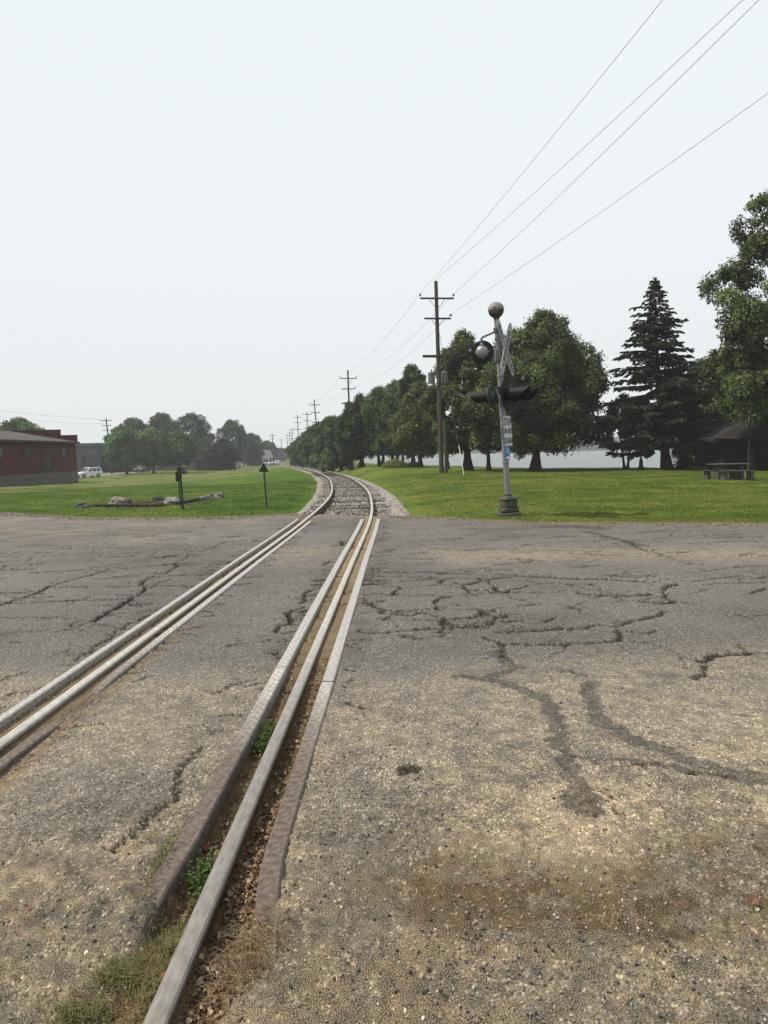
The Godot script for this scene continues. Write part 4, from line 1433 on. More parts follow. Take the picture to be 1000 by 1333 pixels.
func framed_window(parent: Node, at: Vector3, out: Vector3, w: float, h: float, frame: Color, glass := Color(0.03, 0.035, 0.04)) -> void:
	# at: centre on the wall face; out: the wall's outward direction
	var across := Vector3.UP.cross(out).normalized()
	var b := Basis(across, Vector3.UP, out)
	var mb := MB.new()
	mb.col = frame
	for s in [-1.0, 1.0]:
		mb.box(at + across * (w * 0.5) * s + out * 0.02, Vector3(0.09, h + 0.09, 0.1), b)
		mb.box(at + Vector3.UP * (h * 0.5) * s + out * 0.018, Vector3(w - 0.09, 0.09, 0.1), b)
	mb.box(at + Vector3.UP * (-h * 0.5 - 0.07) + out * 0.05, Vector3(w + 0.25, 0.06, 0.18), b)
	var f := part("window", mb.mesh(), mats.plain, parent)
	mb = MB.new()
	mb.col = glass
	mb.box(at + out * 0.008, Vector3(w - 0.09, h - 0.09, 0.03), b)
	part("pane", mb.mesh(), mats.window, f)

func freight_house() -> void:
	var t := thing("freight_house", "long low red brick freight house on a concrete foundation with plank door", "building", P(-34.55, 0, 80.4))
	var brick := Color(0.115, 0.034, 0.028)
	# local: x to the left of the track side wall is negative, z runs from 0 (far end) towards the viewer
	block(t, "foundation", Vector3(-14, -2.2, 0.0), Vector3(0.06, 0.12, 36.0), Color(0.17, 0.155, 0.13), mats.rock)
	block(t, "wall", Vector3(-13.9, 0.121, 0.05), Vector3(0, 3.40, 35.9), brick, mats.brick)
	# roof, a shallow gable with its eave over the wall
	var mb := MB.new()
	mb.col = Color(0.075, 0.066, 0.062)
	var e := Vector3(0.55, 3.36, 0)
	var r := Vector3(-7.0, 4.72, 0)
	var b := Vector3(-14.5, 3.36, 0)
	var z := Vector3(0, 0, 36.3)
	var f := Vector3(0, 0, 0.3)
	mb.face([e + f, r + f, r + z, e + z], Vector3(0.3, 1, 0))
	mb.face([b + f, r + f, r + z, b + z], Vector3(-0.3, 1, 0))
	mb.face([e + f, b + f, r + f], Vector3(0, 0, -1)); mb.face([e + z, b + z, r + z], Vector3(0, 0, 1))
	mb.face([e + f, e + z, b + z, b + f], Vector3(0, -1, 0))
	var roof := part("roof", mb.mesh(), mats.roof, t)
	block(roof, "eave_board", Vector3(0.55, 3.20, 0.3), Vector3(0.60, 3.39, 36.3), Color(0.03, 0.026, 0.025), mats.plain)
	# stepped end parapet
	var par := block(t, "parapet", Vector3(-14.0, 3.3, -0.28), Vector3(-1.75, 4.74, 0.04), brick * 0.8, mats.brick)
	block(par, "step", Vector3(-1.749, 3.3, -0.28), Vector3(0.1, 4.1, 0.04), brick * 0.8, mats.brick)
	block(par, "coping", Vector3(-14.05, 4.741, -0.33), Vector3(-1.7, 4.82, 0.09), Color(0.06, 0.05, 0.048), mats.plain)
	block(par, "coping", Vector3(-1.699, 4.101, -0.33), Vector3(0.15, 4.18, 0.09), Color(0.06, 0.05, 0.048), mats.plain)
	for d in [77.3, 69.3, 64.3, 57.0]:
		framed_window(t, Vector3(0.0, 2.24, 80.4 - d), Vector3(1, 0, 0), 1.25, 0.82, Color(0.055, 0.03, 0.028), Color(0.045, 0.05, 0.055))
	# plank door with pale jambs
	var zc := 80.4 - 73.3
	var jamb := Color(0.16, 0.10, 0.085)
	var door := block(t, "door", Vector3(-0.02, 0.13, zc - 0.95), Vector3(0.03, 2.24, zc + 0.95), Color(0.06, 0.052, 0.045), mats.wood)
	for k in 6:
		var z0 := zc - 0.93 + k * 0.31
		block(door, "plank", Vector3(0.031, 0.14, z0 + 0.012), Vector3(0.055, 2.22, z0 + 0.30), Color(0.085, 0.072, 0.06) * (0.75 + 0.1 * ((k * 5) % 6)), mats.wood)
	for s in [-1.0, 1.0]: block(door, "jamb", Vector3(-0.02, 0.13, zc + s * 1.03 - 0.07), Vector3(0.1, 2.32, zc + s * 1.03 + 0.07), jamb, mats.wood)
	block(door, "lintel", Vector3(-0.02, 2.325, zc - 1.15), Vector3(0.11, 2.48, zc + 1.15), jamb, mats.wood)
	block(t, "plate", Vector3(0.0, 0.25, zc - 1.75), Vector3(0.03, 0.42, zc - 1.2), Color(0.15, 0.09, 0.075), mats.plain)

func pavilion() -> void:
	var d := 43.8
	var x := 22.9
	var t := thing("park_shelter", "dark brown park shelter with a hipped roof beside the picnic table", "shelter", P(x, ground_y(x, d), d), -0.12)
	var c := Color(0.016, 0.011, 0.010)
	block(t, "wall", Vector3(-2.75, -0.1, -2.6), Vector3(2.75, 2.05, 2.6), c, mats.wood)
	# vertical boards on the side that faces the road
	for k in 18:
		var x0 := -2.74 + k * 0.305
		block(t, "board", Vector3(x0, 0.0, 2.601), Vector3(x0 + 0.285, 1.98, 2.62 + 0.004 * (k % 3)), c * (0.8 + 0.12 * ((k * 7) % 5)), mats.wood)
	var mb := MB.new()
	mb.col = Color(0.020, 0.016, 0.014)
	var e := 3.45
	var q := [Vector3(-e, 1.88, -e), Vector3(e, 1.88, -e), Vector3(e, 1.88, e), Vector3(-e, 1.88, e)]
	var top := Vector3(0, 3.42, 0)
	for k in 4: mb.face([q[k], q[(k + 1) % 4], top], q[k] + q[(k + 1) % 4] + Vector3(0, 3, 0))
	mb.face(q, Vector3(0, -1, 0))
	var roof := part("roof", mb.mesh(), mats.roof, t)
	for k in 4:
		var a: Vector3 = q[k]
		var b: Vector3 = q[(k + 1) % 4]
		mb = MB.new()
		mb.col = Color(0.016, 0.012, 0.011)
		mb.box((a + b) * 0.5 - Vector3(0, 0.09, 0), Vector3(2 * e if k % 2 == 0 else 0.05, 0.17, 0.05 if k % 2 == 0 else 2 * e - 0.06))
		part("fascia", mb.mesh(), mats.wood, roof)
	block(t, "post", Vector3(-1.55, 0, 3.0), Vector3(-1.25, 1.25, 3.3), Color(0.055, 0.045, 0.038), mats.wood)
	block(t, "counter", Vector3(-0.9, 1.16, 2.63), Vector3(1.2, 1.24, 2.9), Color(0.06, 0.05, 0.045), mats.wood)
	block(t, "notice", Vector3(0.1, 0.85, 2.64), Vector3(0.24, 1.05, 2.66), Color(0.2, 0.19, 0.17), mats.plain)

func picnic_table() -> void:
	var t := thing("picnic_table", "grey plank picnic table with block supports on the lawn by the shelter", "picnic table", P(15.85, ground_y(15.85, 32.6), 32.6), 0.2)
	var wood := Color(0.15, 0.135, 0.115)
	for k in 5: block(t, "top_plank", Vector3(-0.88, 0.70, -0.37 + k * 0.15), Vector3(0.88 + 0.02 * (k % 2), 0.745, -0.23 + k * 0.15), wood * (0.85 + 0.09 * ((k * 2) % 5)), mats.wood, 0.006)
	for s in [-1.0, 1.0]:
		for k in 2:
			var z0: float = 0.6 * s - 0.145 + k * 0.15
			block(t, "bench_plank", Vector3(-0.88, 0.40, z0), Vector3(0.88, 0.44, z0 + 0.14), wood * (0.8 + 0.15 * k), mats.wood, 0.006)
	for s in [-1.0, 1.0]:
		for q in [-1.0, 1.0]: block(t, "bench_block", Vector3(0.66 * s - 0.09, -0.05, 0.6 * q - 0.16), Vector3(0.66 * s + 0.09, 0.398, 0.6 * q + 0.16), Color(0.10, 0.096, 0.088), mats.rock, 0.02)
		block(t, "pedestal", Vector3(0.56 * s - 0.11, -0.05, -0.2), Vector3(0.56 * s + 0.11, 0.698, 0.2), Color(0.09, 0.086, 0.08), mats.rock, 0.02)

func rock(label: String, x: float, d: float, size: Vector3, color: Color, seed_: int) -> void:
	var n := make_noise(FastNoiseLite.TYPE_SIMPLEX_SMOOTH, 0.9, seed_, 3)
	var mb := MB.new()
	mb.col = color
	var N := 18
	var M := 10
	var pt := func(i: int, j: int) -> Vector3:
		var a := TAU * (i % N) / N
		var b := PI * (float(j) / M - 0.5)
		var v := Vector3(cos(a) * cos(b), sin(b), sin(a) * cos(b))
		return v * size * (1.0 + 0.55 * n.get_noise_3d(v.x * 1.3, v.y * 1.3, v.z * 1.3))
	for j in M:
		for i in N:
			mb.face([pt.call(i, j), pt.call(i + 1, j), pt.call(i + 1, j + 1)], pt.call(i, j))
			mb.face([pt.call(i, j), pt.call(i + 1, j + 1), pt.call(i, j + 1)], pt.call(i, j + 1))
	var o := part("rock", mb.mesh(), mats.rock, self, Transform3D(Basis(Vector3.UP, seed_ * 1.3), P(x, ground_y(x, d) + size.y * 0.35, d)))
	tag(o, label, "rock", "rocks of the old flower bed on the left lawn")

func timber(label: String, a: Vector2, b: Vector2, thick: float, color: Color) -> void:
	var A := P(a.x, ground_y(a.x, a.y) + thick * 0.3, a.y)
	var B := P(b.x, ground_y(b.x, b.y) + thick * 0.3, b.y)
	var mb := MB.new()
	mb.col = color
	var x := (B - A).normalized()
	var z := x.cross(Vector3.UP).normalized()
	mb.box((A + B) * 0.5, Vector3(A.distance_to(B), thick, thick * 1.2), Basis(x, z.cross(x), z), 0.03)
	tag(part("landscape_timber", mb.mesh(), mats.tie, self), label, "timber")

# ---- the small things near the viewer

func loose_gravel() -> void:
	for v in 2:
		var xf := []
		var cs := []
		for k in 22000:
			var d := 1.3 + 5.6 * pow(rng.randf(), 1.6)
			var x := rng.randf_range(-0.62, 0.62) * (d + 0.4)
			var here := noise_mid.get_noise_2d(x * 2.0 + 60.0, d * 2.0)
			if rng.randf() > 0.35 + 1.4 * here: continue
			var c := track_x(d)
			if absf(x - c - 0.7525) < 0.26 and d > 2.4 and rng.randf() < 0.8: continue
			if absf(x - c - 0.7525) < 0.05 or absf(x - c + LEFT_RAIL) < 0.06: continue
			var s := rng.randf_range(0.0015, 0.004) + 0.006 * pow(rng.randf(), 9.0)
			xf.append(Transform3D(Basis.from_euler(Vector3(rng.randf(), rng.randf(), rng.randf()) * 6.0) * s, P(x, pave_y(x, d) + s * 0.25, d)))
			var q := rng.randf()
			var g := rng.randf_range(0.12, 0.30)
			var col := Color(g * 1.08, g * 0.95, g * 0.78)
			if q > 0.93: col = Color(0.5, 0.47, 0.42)
			elif q < 0.22: col = Color(0.05, 0.047, 0.043)
			elif q < 0.28: col = Color(0.22, 0.11, 0.07)
			cs.append(col)
		scatter("loose_gravel", pebble(60 + v), mats.stone, self, xf, cs)
	# a heap of coarser stones and crumbs of tar on the bare dirt
	var xf := []
	var cs := []
	for k in 2600:
		var x := 0.55 + rng.randfn() * 0.42
		var d := 2.12 + rng.randfn() * 0.28
		if rng.randf() < 0.35:
			x = -0.12 + rng.randfn() * 0.22
			d = 3.1 + rng.randfn() * 0.45
		if d < 1.4: continue
		var s := 0.002 + 0.0065 * pow(rng.randf(), 3.0)
		xf.append(Transform3D(Basis.from_euler(Vector3(rng.randf(), rng.randf(), rng.randf()) * 6.0) * s, P(x, pave_y(x, d) + s * 0.3, d)))
		var g := rng.randf_range(0.10, 0.34)
		cs.append(Color(g, g * 0.92, g * 0.8) if rng.randf() > 0.25 else Color(0.05, 0.05, 0.048))
	scatter("coarse_gravel", pebble(67), mats.stone, self, xf, cs)

func dry_leaf(size: float) -> ArrayMesh:
	# a curled, pointed leaf
	var mb := MB.new()
	var rows := []
	for k in 7:
		var f := k / 6.0
		var w := size * 0.42 * sin(PI * pow(f, 0.8)) + 0.0005
		var y := size * 0.30 * sin(f * PI * 1.1)
		rows.append([Vector3(f * size, y, -w), Vector3(f * size, y - w * 0.35, 0), Vector3(f * size, y + w * 0.12, w)])
	for k in 6:
		for s in 2:
			var a: Vector3 = rows[k][s]; var b: Vector3 = rows[k][s + 1]; var e: Vector3 = rows[k + 1][s + 1]; var f: Vector3 = rows[k + 1][s]
			mb.face([a, b, e], Vector3.UP); mb.face([a, e, f], Vector3.UP)
	return mb.mesh()

func litter() -> void:
	var xf := []
	var cs := []
	for k in 2400:
		var d := rng.randf_range(2.0, 5.6) if k % 3 else rng.randf_range(2.0, 3.3)
		var u := rng.randf_range(0.045, 0.15)
		if k % 5 == 0 and d > 2.5: u = -rng.randf_range(0.045, 0.14)
		if d < 2.4: u = 0.05 + absf(rng.randfn()) * 0.09
		if d > 3.6 and rng.randf() < 0.5: continue
		var x := track_x(d) + 0.7525 + u
		var s := rng.randf_range(0.3, 1.0)
		xf.append(Transform3D(Basis.from_euler(Vector3(rng.randf_range(-0.7, 0.7), rng.randf() * TAU, rng.randf_range(-0.7, 0.7))) * s, P(x, pave_y(x, d) + rng.randf_range(0.0, 0.012), d)))
		var q := rng.randf()
		var c := Color(0.16, 0.085, 0.05) if q < 0.45 else Color(0.27, 0.19, 0.115) if q < 0.8 else Color(0.40, 0.33, 0.23)
		cs.append(c * rng.randf_range(0.5, 1.15))
	scatter("leaf_litter", dry_leaf(0.026), mats.litter, self, xf, cs)
	# dead grass stalks lying by the end of the right guard rail
	var mb := MB.new()
	for k in 620:
		var x := -0.50 + rng.randfn() * 0.075
		var d := 2.24 + rng.randfn() * 0.10
		if k % 4 == 0:
			d = rng.randf_range(1.7, 2.6)
			x = track_x(d) + 0.7525 + 0.07 + absf(rng.randfn()) * 0.08
		var y := pave_y(x, d)
		var a := rng.randf() * TAU
		var l := rng.randf_range(0.03, 0.13)
		var g := rng.randf_range(0.55, 1.2)
		mb.col = Color(0.25, 0.185, 0.11) * g
		var h := rng.randf_range(0.0, 0.03)
		var o := P(x, y + 0.003, d)
		var e := o + Vector3(cos(a) * l, h * 0.6, sin(a) * l)
		mb.tube([o, o.lerp(e, 0.5) + Vector3(0, 0.008 + h, 0), e], [0.0012, 0.001, 0.0005], 3, false)
	for k in 900:
		# bits of straw and twig on the open dirt
		var d := 1.4 + 1.9 * rng.randf()
		var x := rng.randf_range(-0.6, 0.62) * (d + 0.3)
		if absf(x - track_x(d) - 0.7525) < 0.06: continue
		var y := pave_y(x, d) + 0.002
		var a := rng.randf() * TAU
		var l := rng.randf_range(0.008, 0.035)
		mb.col = Color(0.33, 0.27, 0.18) * rng.randf_range(0.25, 1.2)
		mb.tube([P(x, y, d), P(x, y + 0.003, d) + Vector3(cos(a) * l, 0, sin(a) * l)], [0.0011, 0.0006], 3, false)
	var st := part("dead_grass", mb.mesh(), mats.litter, self)
	st.set_meta("kind", "stuff")
	for q in [["large curled orange brown leaf lying between rail and left guard rail", -0.75, 2.86, 0.055, Color(0.42, 0.21, 0.11), 0.5, ], ["dark red brown leaf tucked against the left guard rail", -0.80, 2.95, 0.05, Color(0.17, 0.05, 0.035), 2.2], ["brown leaf on the dirt at the right edge of the pavement", 1.27, 2.38, 0.042, Color(0.13, 0.075, 0.045), 1.0], ["dry tan leaf on the grass left of the rail in front", -0.72, 2.10, 0.045, Color(0.30, 0.16, 0.07), 1.9]]:
		var o := part("fallen_leaf", dry_leaf(q[3]), mats.litter_leaf.duplicate(), self, Transform3D(Basis.from_euler(Vector3(0.25, q[5], 0.3)), P(q[1], pave_y(q[1], q[2]) + 0.012, q[2])))
		o.material_override.albedo_color = q[4].linear_to_srgb()
		tag(o, q[0], "leaf")

func weed(label: String, x: float, d: float, w: float, l: float, h: float, n: int) -> void:
	rng.seed = hash(label)
	var t := thing("weed_clump", label, "weeds", P(x, pave_y(x, d), d))
	var mb := MB.new()
	mb.col = Color(0.07, 0.09, 0.03)
	var lv := MB.new()
	for k in n:
		var o := Vector3(rng.randfn() * w * 0.3, 0, rng.randfn() * l * 0.36)
		var top := o + Vector3(rng.randfn() * 0.02, h * rng.randf_range(0.4, 1.0), rng.randfn() * 0.02)
		mb.tube([o, top], [0.0012, 0.0008], 3, false)
		for q in 9:
			var f := rng.randf_range(0.2, 1.0)
			var p := o.lerp(top, f)
			var nn := (Vector3.UP + unit() * 0.6).normalized()
			var ax := (unit() - nn * 0.1)
			ax = (ax - nn * ax.dot(nn)).normalized()
			var s := nn.cross(ax)
			var ll := rng.randf_range(0.008, 0.02)
			lv.col = Color(0.075, 0.125, 0.028) * rng.randf_range(0.55, 1.25)
			var tip := p + ax * ll
			lv.tri(p, p + ax * ll * 0.5 + s * ll * 0.28, tip, nn, nn, nn)
			lv.tri(p, tip, p + ax * ll * 0.5 - s * ll * 0.28, nn, nn, nn)
	part("stem", mb.mesh(), mats.litter, t)
	part("leaves", lv.mesh(), mats.leaf, t).set_meta("kind", "stuff")

func grass_patch(label: String, x: float, d: float, w: float, l: float, n: int, green: float) -> void:
	rng.seed = hash(label)
	var mb := MB.new()
	for k in n:
		var px := rng.randfn() * w * 0.35
		var pz := rng.randfn() * l * 0.35
		var u := x + px - track_x(d - pz) - 0.7525
		if absf(u) < 0.045: continue
		var o := Vector3(px, pave_y(x + px, d - pz) - 0.003, pz)
		var a := rng.randf() * TAU
		var b := Vector3(cos(a), 0, sin(a))
		var h := rng.randf_range(0.012, 0.045)
		var mid := o + b * h * 0.3 + Vector3.UP * h * 0.8
		var tip := o + b * h * rng.randf_range(0.7, 1.5) + Vector3.UP * h * rng.randf_range(0.5, 1.0)
		var s := b.cross(Vector3.UP) * 0.0013
		var nn := (Vector3.UP + b * -0.4).normalized()
		mb.col = Color(0.20, 0.16, 0.075).lerp(Color(0.07, 0.105, 0.025), clampf(green + rng.randfn() * 0.35, 0, 1)) * rng.randf_range(0.6, 1.2)
		mb.tri(o - s, o + s, mid + s, nn, nn, nn); mb.tri(o - s, mid + s, mid - s, nn, nn, nn); mb.tri(mid - s, mid + s, tip, nn, nn, nn)
	var o := part("grass_patch", mb.mesh(), mats.grass, self, Transform3D(Basis(), P(x, 0, d)))
	tag(o, label, "grass")
	o.set_meta("kind", "stuff")

func lawn() -> void:
	var xf := []
	var cs := []
	for k in 330000:
		var d := 13.8 + 36.0 * pow(rng.randf(), 1.9)
		var x := rng.randf_range(-0.60, 0.60) * (d + 2.0)
		var past := d - road_edge(x)
		if past < -0.12: continue
		if past < 0.1 and rng.randf() < 0.5: continue
		var u := x - track_x(d)
		var ragged := 0.25 * noise_mid.get_noise_2d(x * 0.7, d * 0.7)
		if u > -1.75 + ragged and u < 2.25 + ragged: continue
		if u > -2.1 + ragged and u < 2.7 + ragged and rng.randf() < 0.6: continue
		var s := rng.randf_range(0.6, 1.1) * (0.75 + 0.5 * noise_mid.get_noise_2d(x, d)) * (1.15 if past < 0.5 else 0.85) * (1.0 + d * 0.012)
		xf.append(Transform3D(Basis(Vector3.UP, rng.randf() * TAU) * s, P(x, ground_y(x, d) - 0.006, d)))
		var c := lawn_color(x, d) * rng.randf_range(0.6, 1.35) * (1.0 + 0.4 * noise_fine.get_noise_2d(x, d))
		if rng.randf() < 0.06: c = Color(0.24, 0.22, 0.10)
		cs.append(c)
	scatter("grass", grass_tuft(), mats.grass, self, xf, cs)
	# clover heads and seed heads in the left lawn
	xf = []
	cs = []
	for k in 420:
		var d := 19.0 + 14.0 * rng.randf()
		var x := rng.randf_range(-0.55, -0.12) * d
		if x - track_x(d) > -2.4 or d - road_edge(x) < 0.4: continue
		xf.append(Transform3D(Basis().scaled(Vector3.ONE * rng.randf_range(0.007, 0.013)), P(x, ground_y(x, d) + 0.07, d)))
		cs.append(Color(0.5, 0.5, 0.42))
	scatter("clover_heads", pebble(70), mats.stone, self, xf, cs)

func verge() -> void:
	# crushed stone and dirt thrown up along the ragged edge between road and grass
	var xf := []
	var cs := []
	for k in 6500:
		var x := rng.randf_range(-13.0, 10.5)
		var out := rng.randfn() * 0.26 + 0.50 * noise_mid.get_noise_2d(x * 0.8, 3.0)
		var d := road_edge(x) + out
		if absf(x - track_x(d)) < 1.2: continue
		var s := rng.randf_range(0.006, 0.015) + 0.02 * pow(rng.randf(), 10.0)
		var y := maxf(ground_y(x, d), pave_y(x, d))
		xf.append(Transform3D(Basis.from_euler(Vector3(rng.randf(), rng.randf(), rng.randf()) * 6.0) * s, P(x, y + s * 0.3, d)))
		var g := rng.randf_range(0.08, 0.24)
		cs.append(Color(g * 1.05, g * 0.94, g * 0.78))
	scatter("verge_gravel", pebble(81), mats.stone, self, xf, cs)

# ---- the scene

func _ready() -> void:
	# camera
	var pitch := atan((666.5 - 587.4) / 924.0)
	var cam := Camera3D.new()
	cam.name = "camera"
	cam.fov = rad_to_deg(2.0 * atan(666.5 / 924.0))
	cam.near = 0.05
	cam.far = 6000.0
	cam.transform = Transform3D(Basis(Vector3.RIGHT, -pitch) * Basis(Vector3.BACK, -deg_to_rad(1.2)), Vector3(0, 1.62, 0))
	add_child(cam)
	cam.current = true
	# sky, air and exposure
	var env := Environment.new()
	var sky := Sky.new()
	var sm := ProceduralSkyMaterial.new()
	sm.sky_top_color = lin(0.82, 0.875, 0.91)
	sm.sky_horizon_color = lin(0.765, 0.79, 0.79)
	sm.sky_curve = 0.12
	sm.ground_horizon_color = lin(0.5, 0.52, 0.52)
	sm.ground_bottom_color = lin(0.15, 0.15, 0.14)
	sm.sun_angle_max = 60.0
	sm.sun_curve = 0.12
	sm.sky_energy_multiplier = 1.0
	sky.sky_material = sm
	env.background_mode = Environment.BG_SKY
	env.sky = sky
	env.tonemap_mode = Environment.TONE_MAPPER_LINEAR
	env.tonemap_exposure = 1.06
	env.fog_enabled = true
	env.fog_density = 0.00055
	env.fog_light_color = lin(0.84, 0.90, 0.93)
	env.sdfgi_enabled = true
	env.ssao_enabled = true
	env.ssil_enabled = true
	var we := WorldEnvironment.new()
	we.name = "world_environment"
	we.environment = env
	add_child(we)
	# a hazy sun, high on the left and a little ahead
	var sun := DirectionalLight3D.new()
	sun.name = "sun"
	sun.light_energy = 1.6
	sun.light_color = Color(1.0, 0.955, 0.88)
	sun.light_angular_distance = 1.5
	sun.shadow_enabled = true
	sun.basis = Basis.looking_at(-Vector3(-0.56, 0.82, -0.06).normalized(), Vector3.UP)
	add_child(sun)

	rng.seed = 20240
	noise_low = make_noise(FastNoiseLite.TYPE_SIMPLEX_SMOOTH, 0.22, 1, 2)
	noise_mid = make_noise(FastNoiseLite.TYPE_SIMPLEX_SMOOTH, 0.9, 2, 3)
	noise_fine = make_noise(FastNoiseLite.TYPE_SIMPLEX_SMOOTH, 5.0, 3, 3)
	noise_cells = make_noise(FastNoiseLite.TYPE_CELLULAR, 1.15, 6)
	noise_cells.cellular_return_type = FastNoiseLite.RETURN_DISTANCE2_SUB
	noise_cells.cellular_distance_function = FastNoiseLite.DISTANCE_EUCLIDEAN
	noise_grit = make_noise(FastNoiseLite.TYPE_SIMPLEX_SMOOTH, 20.0, 4, 2)
	set_materials()
	mats.worn_guard = mat(Color(1, 1, 1), 0.42, 0.35, mats.rust.albedo_texture, mats.rust.heightmap_texture, 0.08, 4.0)
	mats.sign_white = mat(lin(0.52, 0.53, 0.54), 0.5)
	mats.hood = mat(lin(0.009, 0.009, 0.011), 0.62)
	mats.hood.metallic_specular = 0.3
	mats.sign_blue = mat(lin(0.03, 0.12, 0.42), 0.45)
	mats.litter_leaf = leaf_material(0.25)

	# cracks and tar runs in the pavement
	crack_map.resize(TW * TH)
	tar_map.resize(TW * TH)
	for c in CRACKS: crack_line(crack_map, c.slice(1), c[0] * 0.70, 0.05, 0.05)
	for c in TAR: crack_line(tar_map, c.slice(1), c[0] * 0.95, 0.07, 0.0)
	for k in 330:
		# short stray cracks
		var x := rng.randf_range(-8.0, 9.0)
		var d := rng.randf_range(6.0, 17.0)
		if absf(x - track_x(d)) < 1.3: continue
		var a := rng.randf_range(-0.5, 0.5) + (PI if rng.randf() < 0.5 else 0.0)
		var l := rng.randf_range(0.2, 1.0)
		crack_line(crack_map, [x, d, x + cos(a) * l, d + sin(a) * l], 0.009, 0.05, 0.06)
	for k in 170:
		# ravelled edges along the rails
		var d := rng.randf_range(4.0, 17.0)
		var u: float = [-1.05, -0.45, 0.42, 1.06][k % 4] + rng.randfn() * 0.06
		var x := track_x(d) + u
		var l := rng.randf_range(0.06, 0.28) * (1.0 if k % 4 > 1 else -1.0)
		crack_line(crack_map, [x, d, x + l, d + rng.randfn() * 0.08], 0.014, 0.03, 0.06)
	for k in 60:
		stamp(crack_map, 0.10 + rng.randfn() * 0.028, 3.55 + rng.randfn() * 0.02, 0.022, 1.0)
		if k < 14: stamp(crack_map, 0.25 + rng.randfn() * 0.05, 3.3 + rng.randfn() * 0.06, 0.009, 0.8)

	# the pavement: one sheet, finer towards the viewer, and the wide pavement round it
	var pv := ArrayMesh.new()
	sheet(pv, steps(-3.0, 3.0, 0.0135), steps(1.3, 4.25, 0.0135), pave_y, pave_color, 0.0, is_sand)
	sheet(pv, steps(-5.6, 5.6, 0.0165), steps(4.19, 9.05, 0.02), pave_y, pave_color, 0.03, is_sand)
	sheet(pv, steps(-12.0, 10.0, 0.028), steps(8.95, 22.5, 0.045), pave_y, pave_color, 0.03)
	var under := func(x: float, d: float) -> float:
		var in1 := x > -2.8 and x < 2.8 and d > 1.5 and d < 5.0
		var in2 := x > -5.4 and x < 5.4 and d > 4.0 and d < 10.0
		var in3 := x > -11.8 and x < 9.8 and d > 9.0
		if in1 or in2 or in3: return -0.30 - 0.3 * smoothstep(15.0, 18.0, d)
		return pave_y(x, d) - 0.012
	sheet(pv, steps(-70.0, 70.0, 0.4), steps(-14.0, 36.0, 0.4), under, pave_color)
	structure("pavement", pv, null)

	# the ground, out to the horizon
	var xs := PackedFloat64Array()
	var left := growing(-34.0, 1300.0, 0.8, 1.09)
	var right := growing(34.0, 560.0, 0.8, 1.09)
	left = growing(34.0, 560.0, 0.8, 1.09)
	for k in range(left.size() - 1, -1, -1): xs.append(-left[k])
	xs.append_array(steps(-34.0, 34.0, 0.4))
	xs.append_array(right)
	var ds := PackedFloat64Array()
	var behind := growing(12.0, 120.0, 1.0, 1.15)
	for k in range(behind.size() - 1, -1, -1): ds.append(24.0 - 12.0 - behind[k])
	ds.append_array(steps(12.6, 24.0, 0.2))
	ds.append_array(growing(24.0, 90.0, 0.4, 1.02))
	ds.append_array(growing(90.0, 640.0, 2.0, 1.08))
	var gm := ArrayMesh.new()
	sheet(gm, xs, ds, ground_y, ground_color)
	structure("ground", gm, mats.ground)

	# the lake and its far shore
	var lake := MB.new()
	var shore := [-20.0, 0.0, 5.0, 10.0, 12.5, 16.0, 21.0, 28.0, 60.0, 200.0, 600.0]
	for k in shore.size() - 1:
		var xa: float = shore[k]
		var xb: float = shore[k + 1]
		lake.quad(P(xa, LAKE_Y, maxf(-60.0, along(BANK, xa) + 0.5)), P(xb, LAKE_Y, maxf(-60.0, along(BANK, xb) + 0.5)), P(xb, LAKE_Y, 640), P(xa, LAKE_Y, 640), Vector3.UP)
	structure("lake", lake.mesh(), mats.water)
	# the wooded far shore and, past the street, the low wooded rise where the ground ends
	var hills := MB.new()
	for side in 2:
		for k in 90:
			var x0 := -560.0 + k * 14.0
			var x1 := x0 + 14.0
			if (x0 < -60.0) != (side == 0): continue
			var hh := func(x: float) -> float: return (8.0 + 3.0 * sin(x * 0.009 + 1.0) + 6.0 * noise_low.get_noise_2d(x * 0.08, 0.0) + 2.5 * noise_low.get_noise_2d(x * 0.7, 9.0) + 6.0 * smoothstep(200.0, 450.0, x)) * (0.55 if side == 0 else 1.0)
			var y0: float = hh.call(x0)
			var y1: float = hh.call(x1)
			hills.col = Color(0.05, 0.07, 0.045)
			hills.face([P(x0, -4.5, 570), P(x1, -4.5, 570), P(x1, y1 * 0.6, 580), P(x0, y0 * 0.6, 580)], Vector3(0, 0.4, 1))
			hills.face([P(x0, y0 * 0.6, 580), P(x1, y1 * 0.6, 580), P(x1, y1, 600), P(x0, y0, 600)], Vector3(0, 0.7, 1))
			hills.face([P(x0, y0, 600), P(x1, y1, 600), P(x1, -4.5, 650), P(x0, -4.5, 650)], Vector3(0, 0.7, -1))
	structure("hills", hills.mesh(), mats.roof)

	# the street beyond the left lawn
	var street := ArrayMesh.new()
	var road_y := func(u: float, d: float) -> float: return ground_y(-60.5 + u, d) + 0.03
	var road_c := func(_u: float, _d: float) -> Color: return Color(0.25, 0.24, 0.225)
	sheet(street, steps(-5.5, 6.0, 2.3), steps(92.0, 420.0, 3.0), road_y, road_c)
	var so := structure("street", street, mats.road)
	so.position.x = -60.5
	var cross_street := ArrayMesh.new()
	sheet(cross_street, steps(-54.0, 10.0, 1.6), steps(186.0, 192.0, 2.0), func(x: float, d: float) -> float: return ground_y(x, d) + 0.035, road_c)
	structure("cross_street", cross_street, mats.road)

	# railway
	running_rail("left running rail with a bright worn head curving away into the distance", -0.7525)
	running_rail("right running rail whose near end leads to the bottom of the photo", 0.7525)
	guard_bar("guard rail left of the right running rail, rusty near end bent outward beside weeds", 0.7525, -0.195, 2.40, 5.3, 17.2, 0.0)
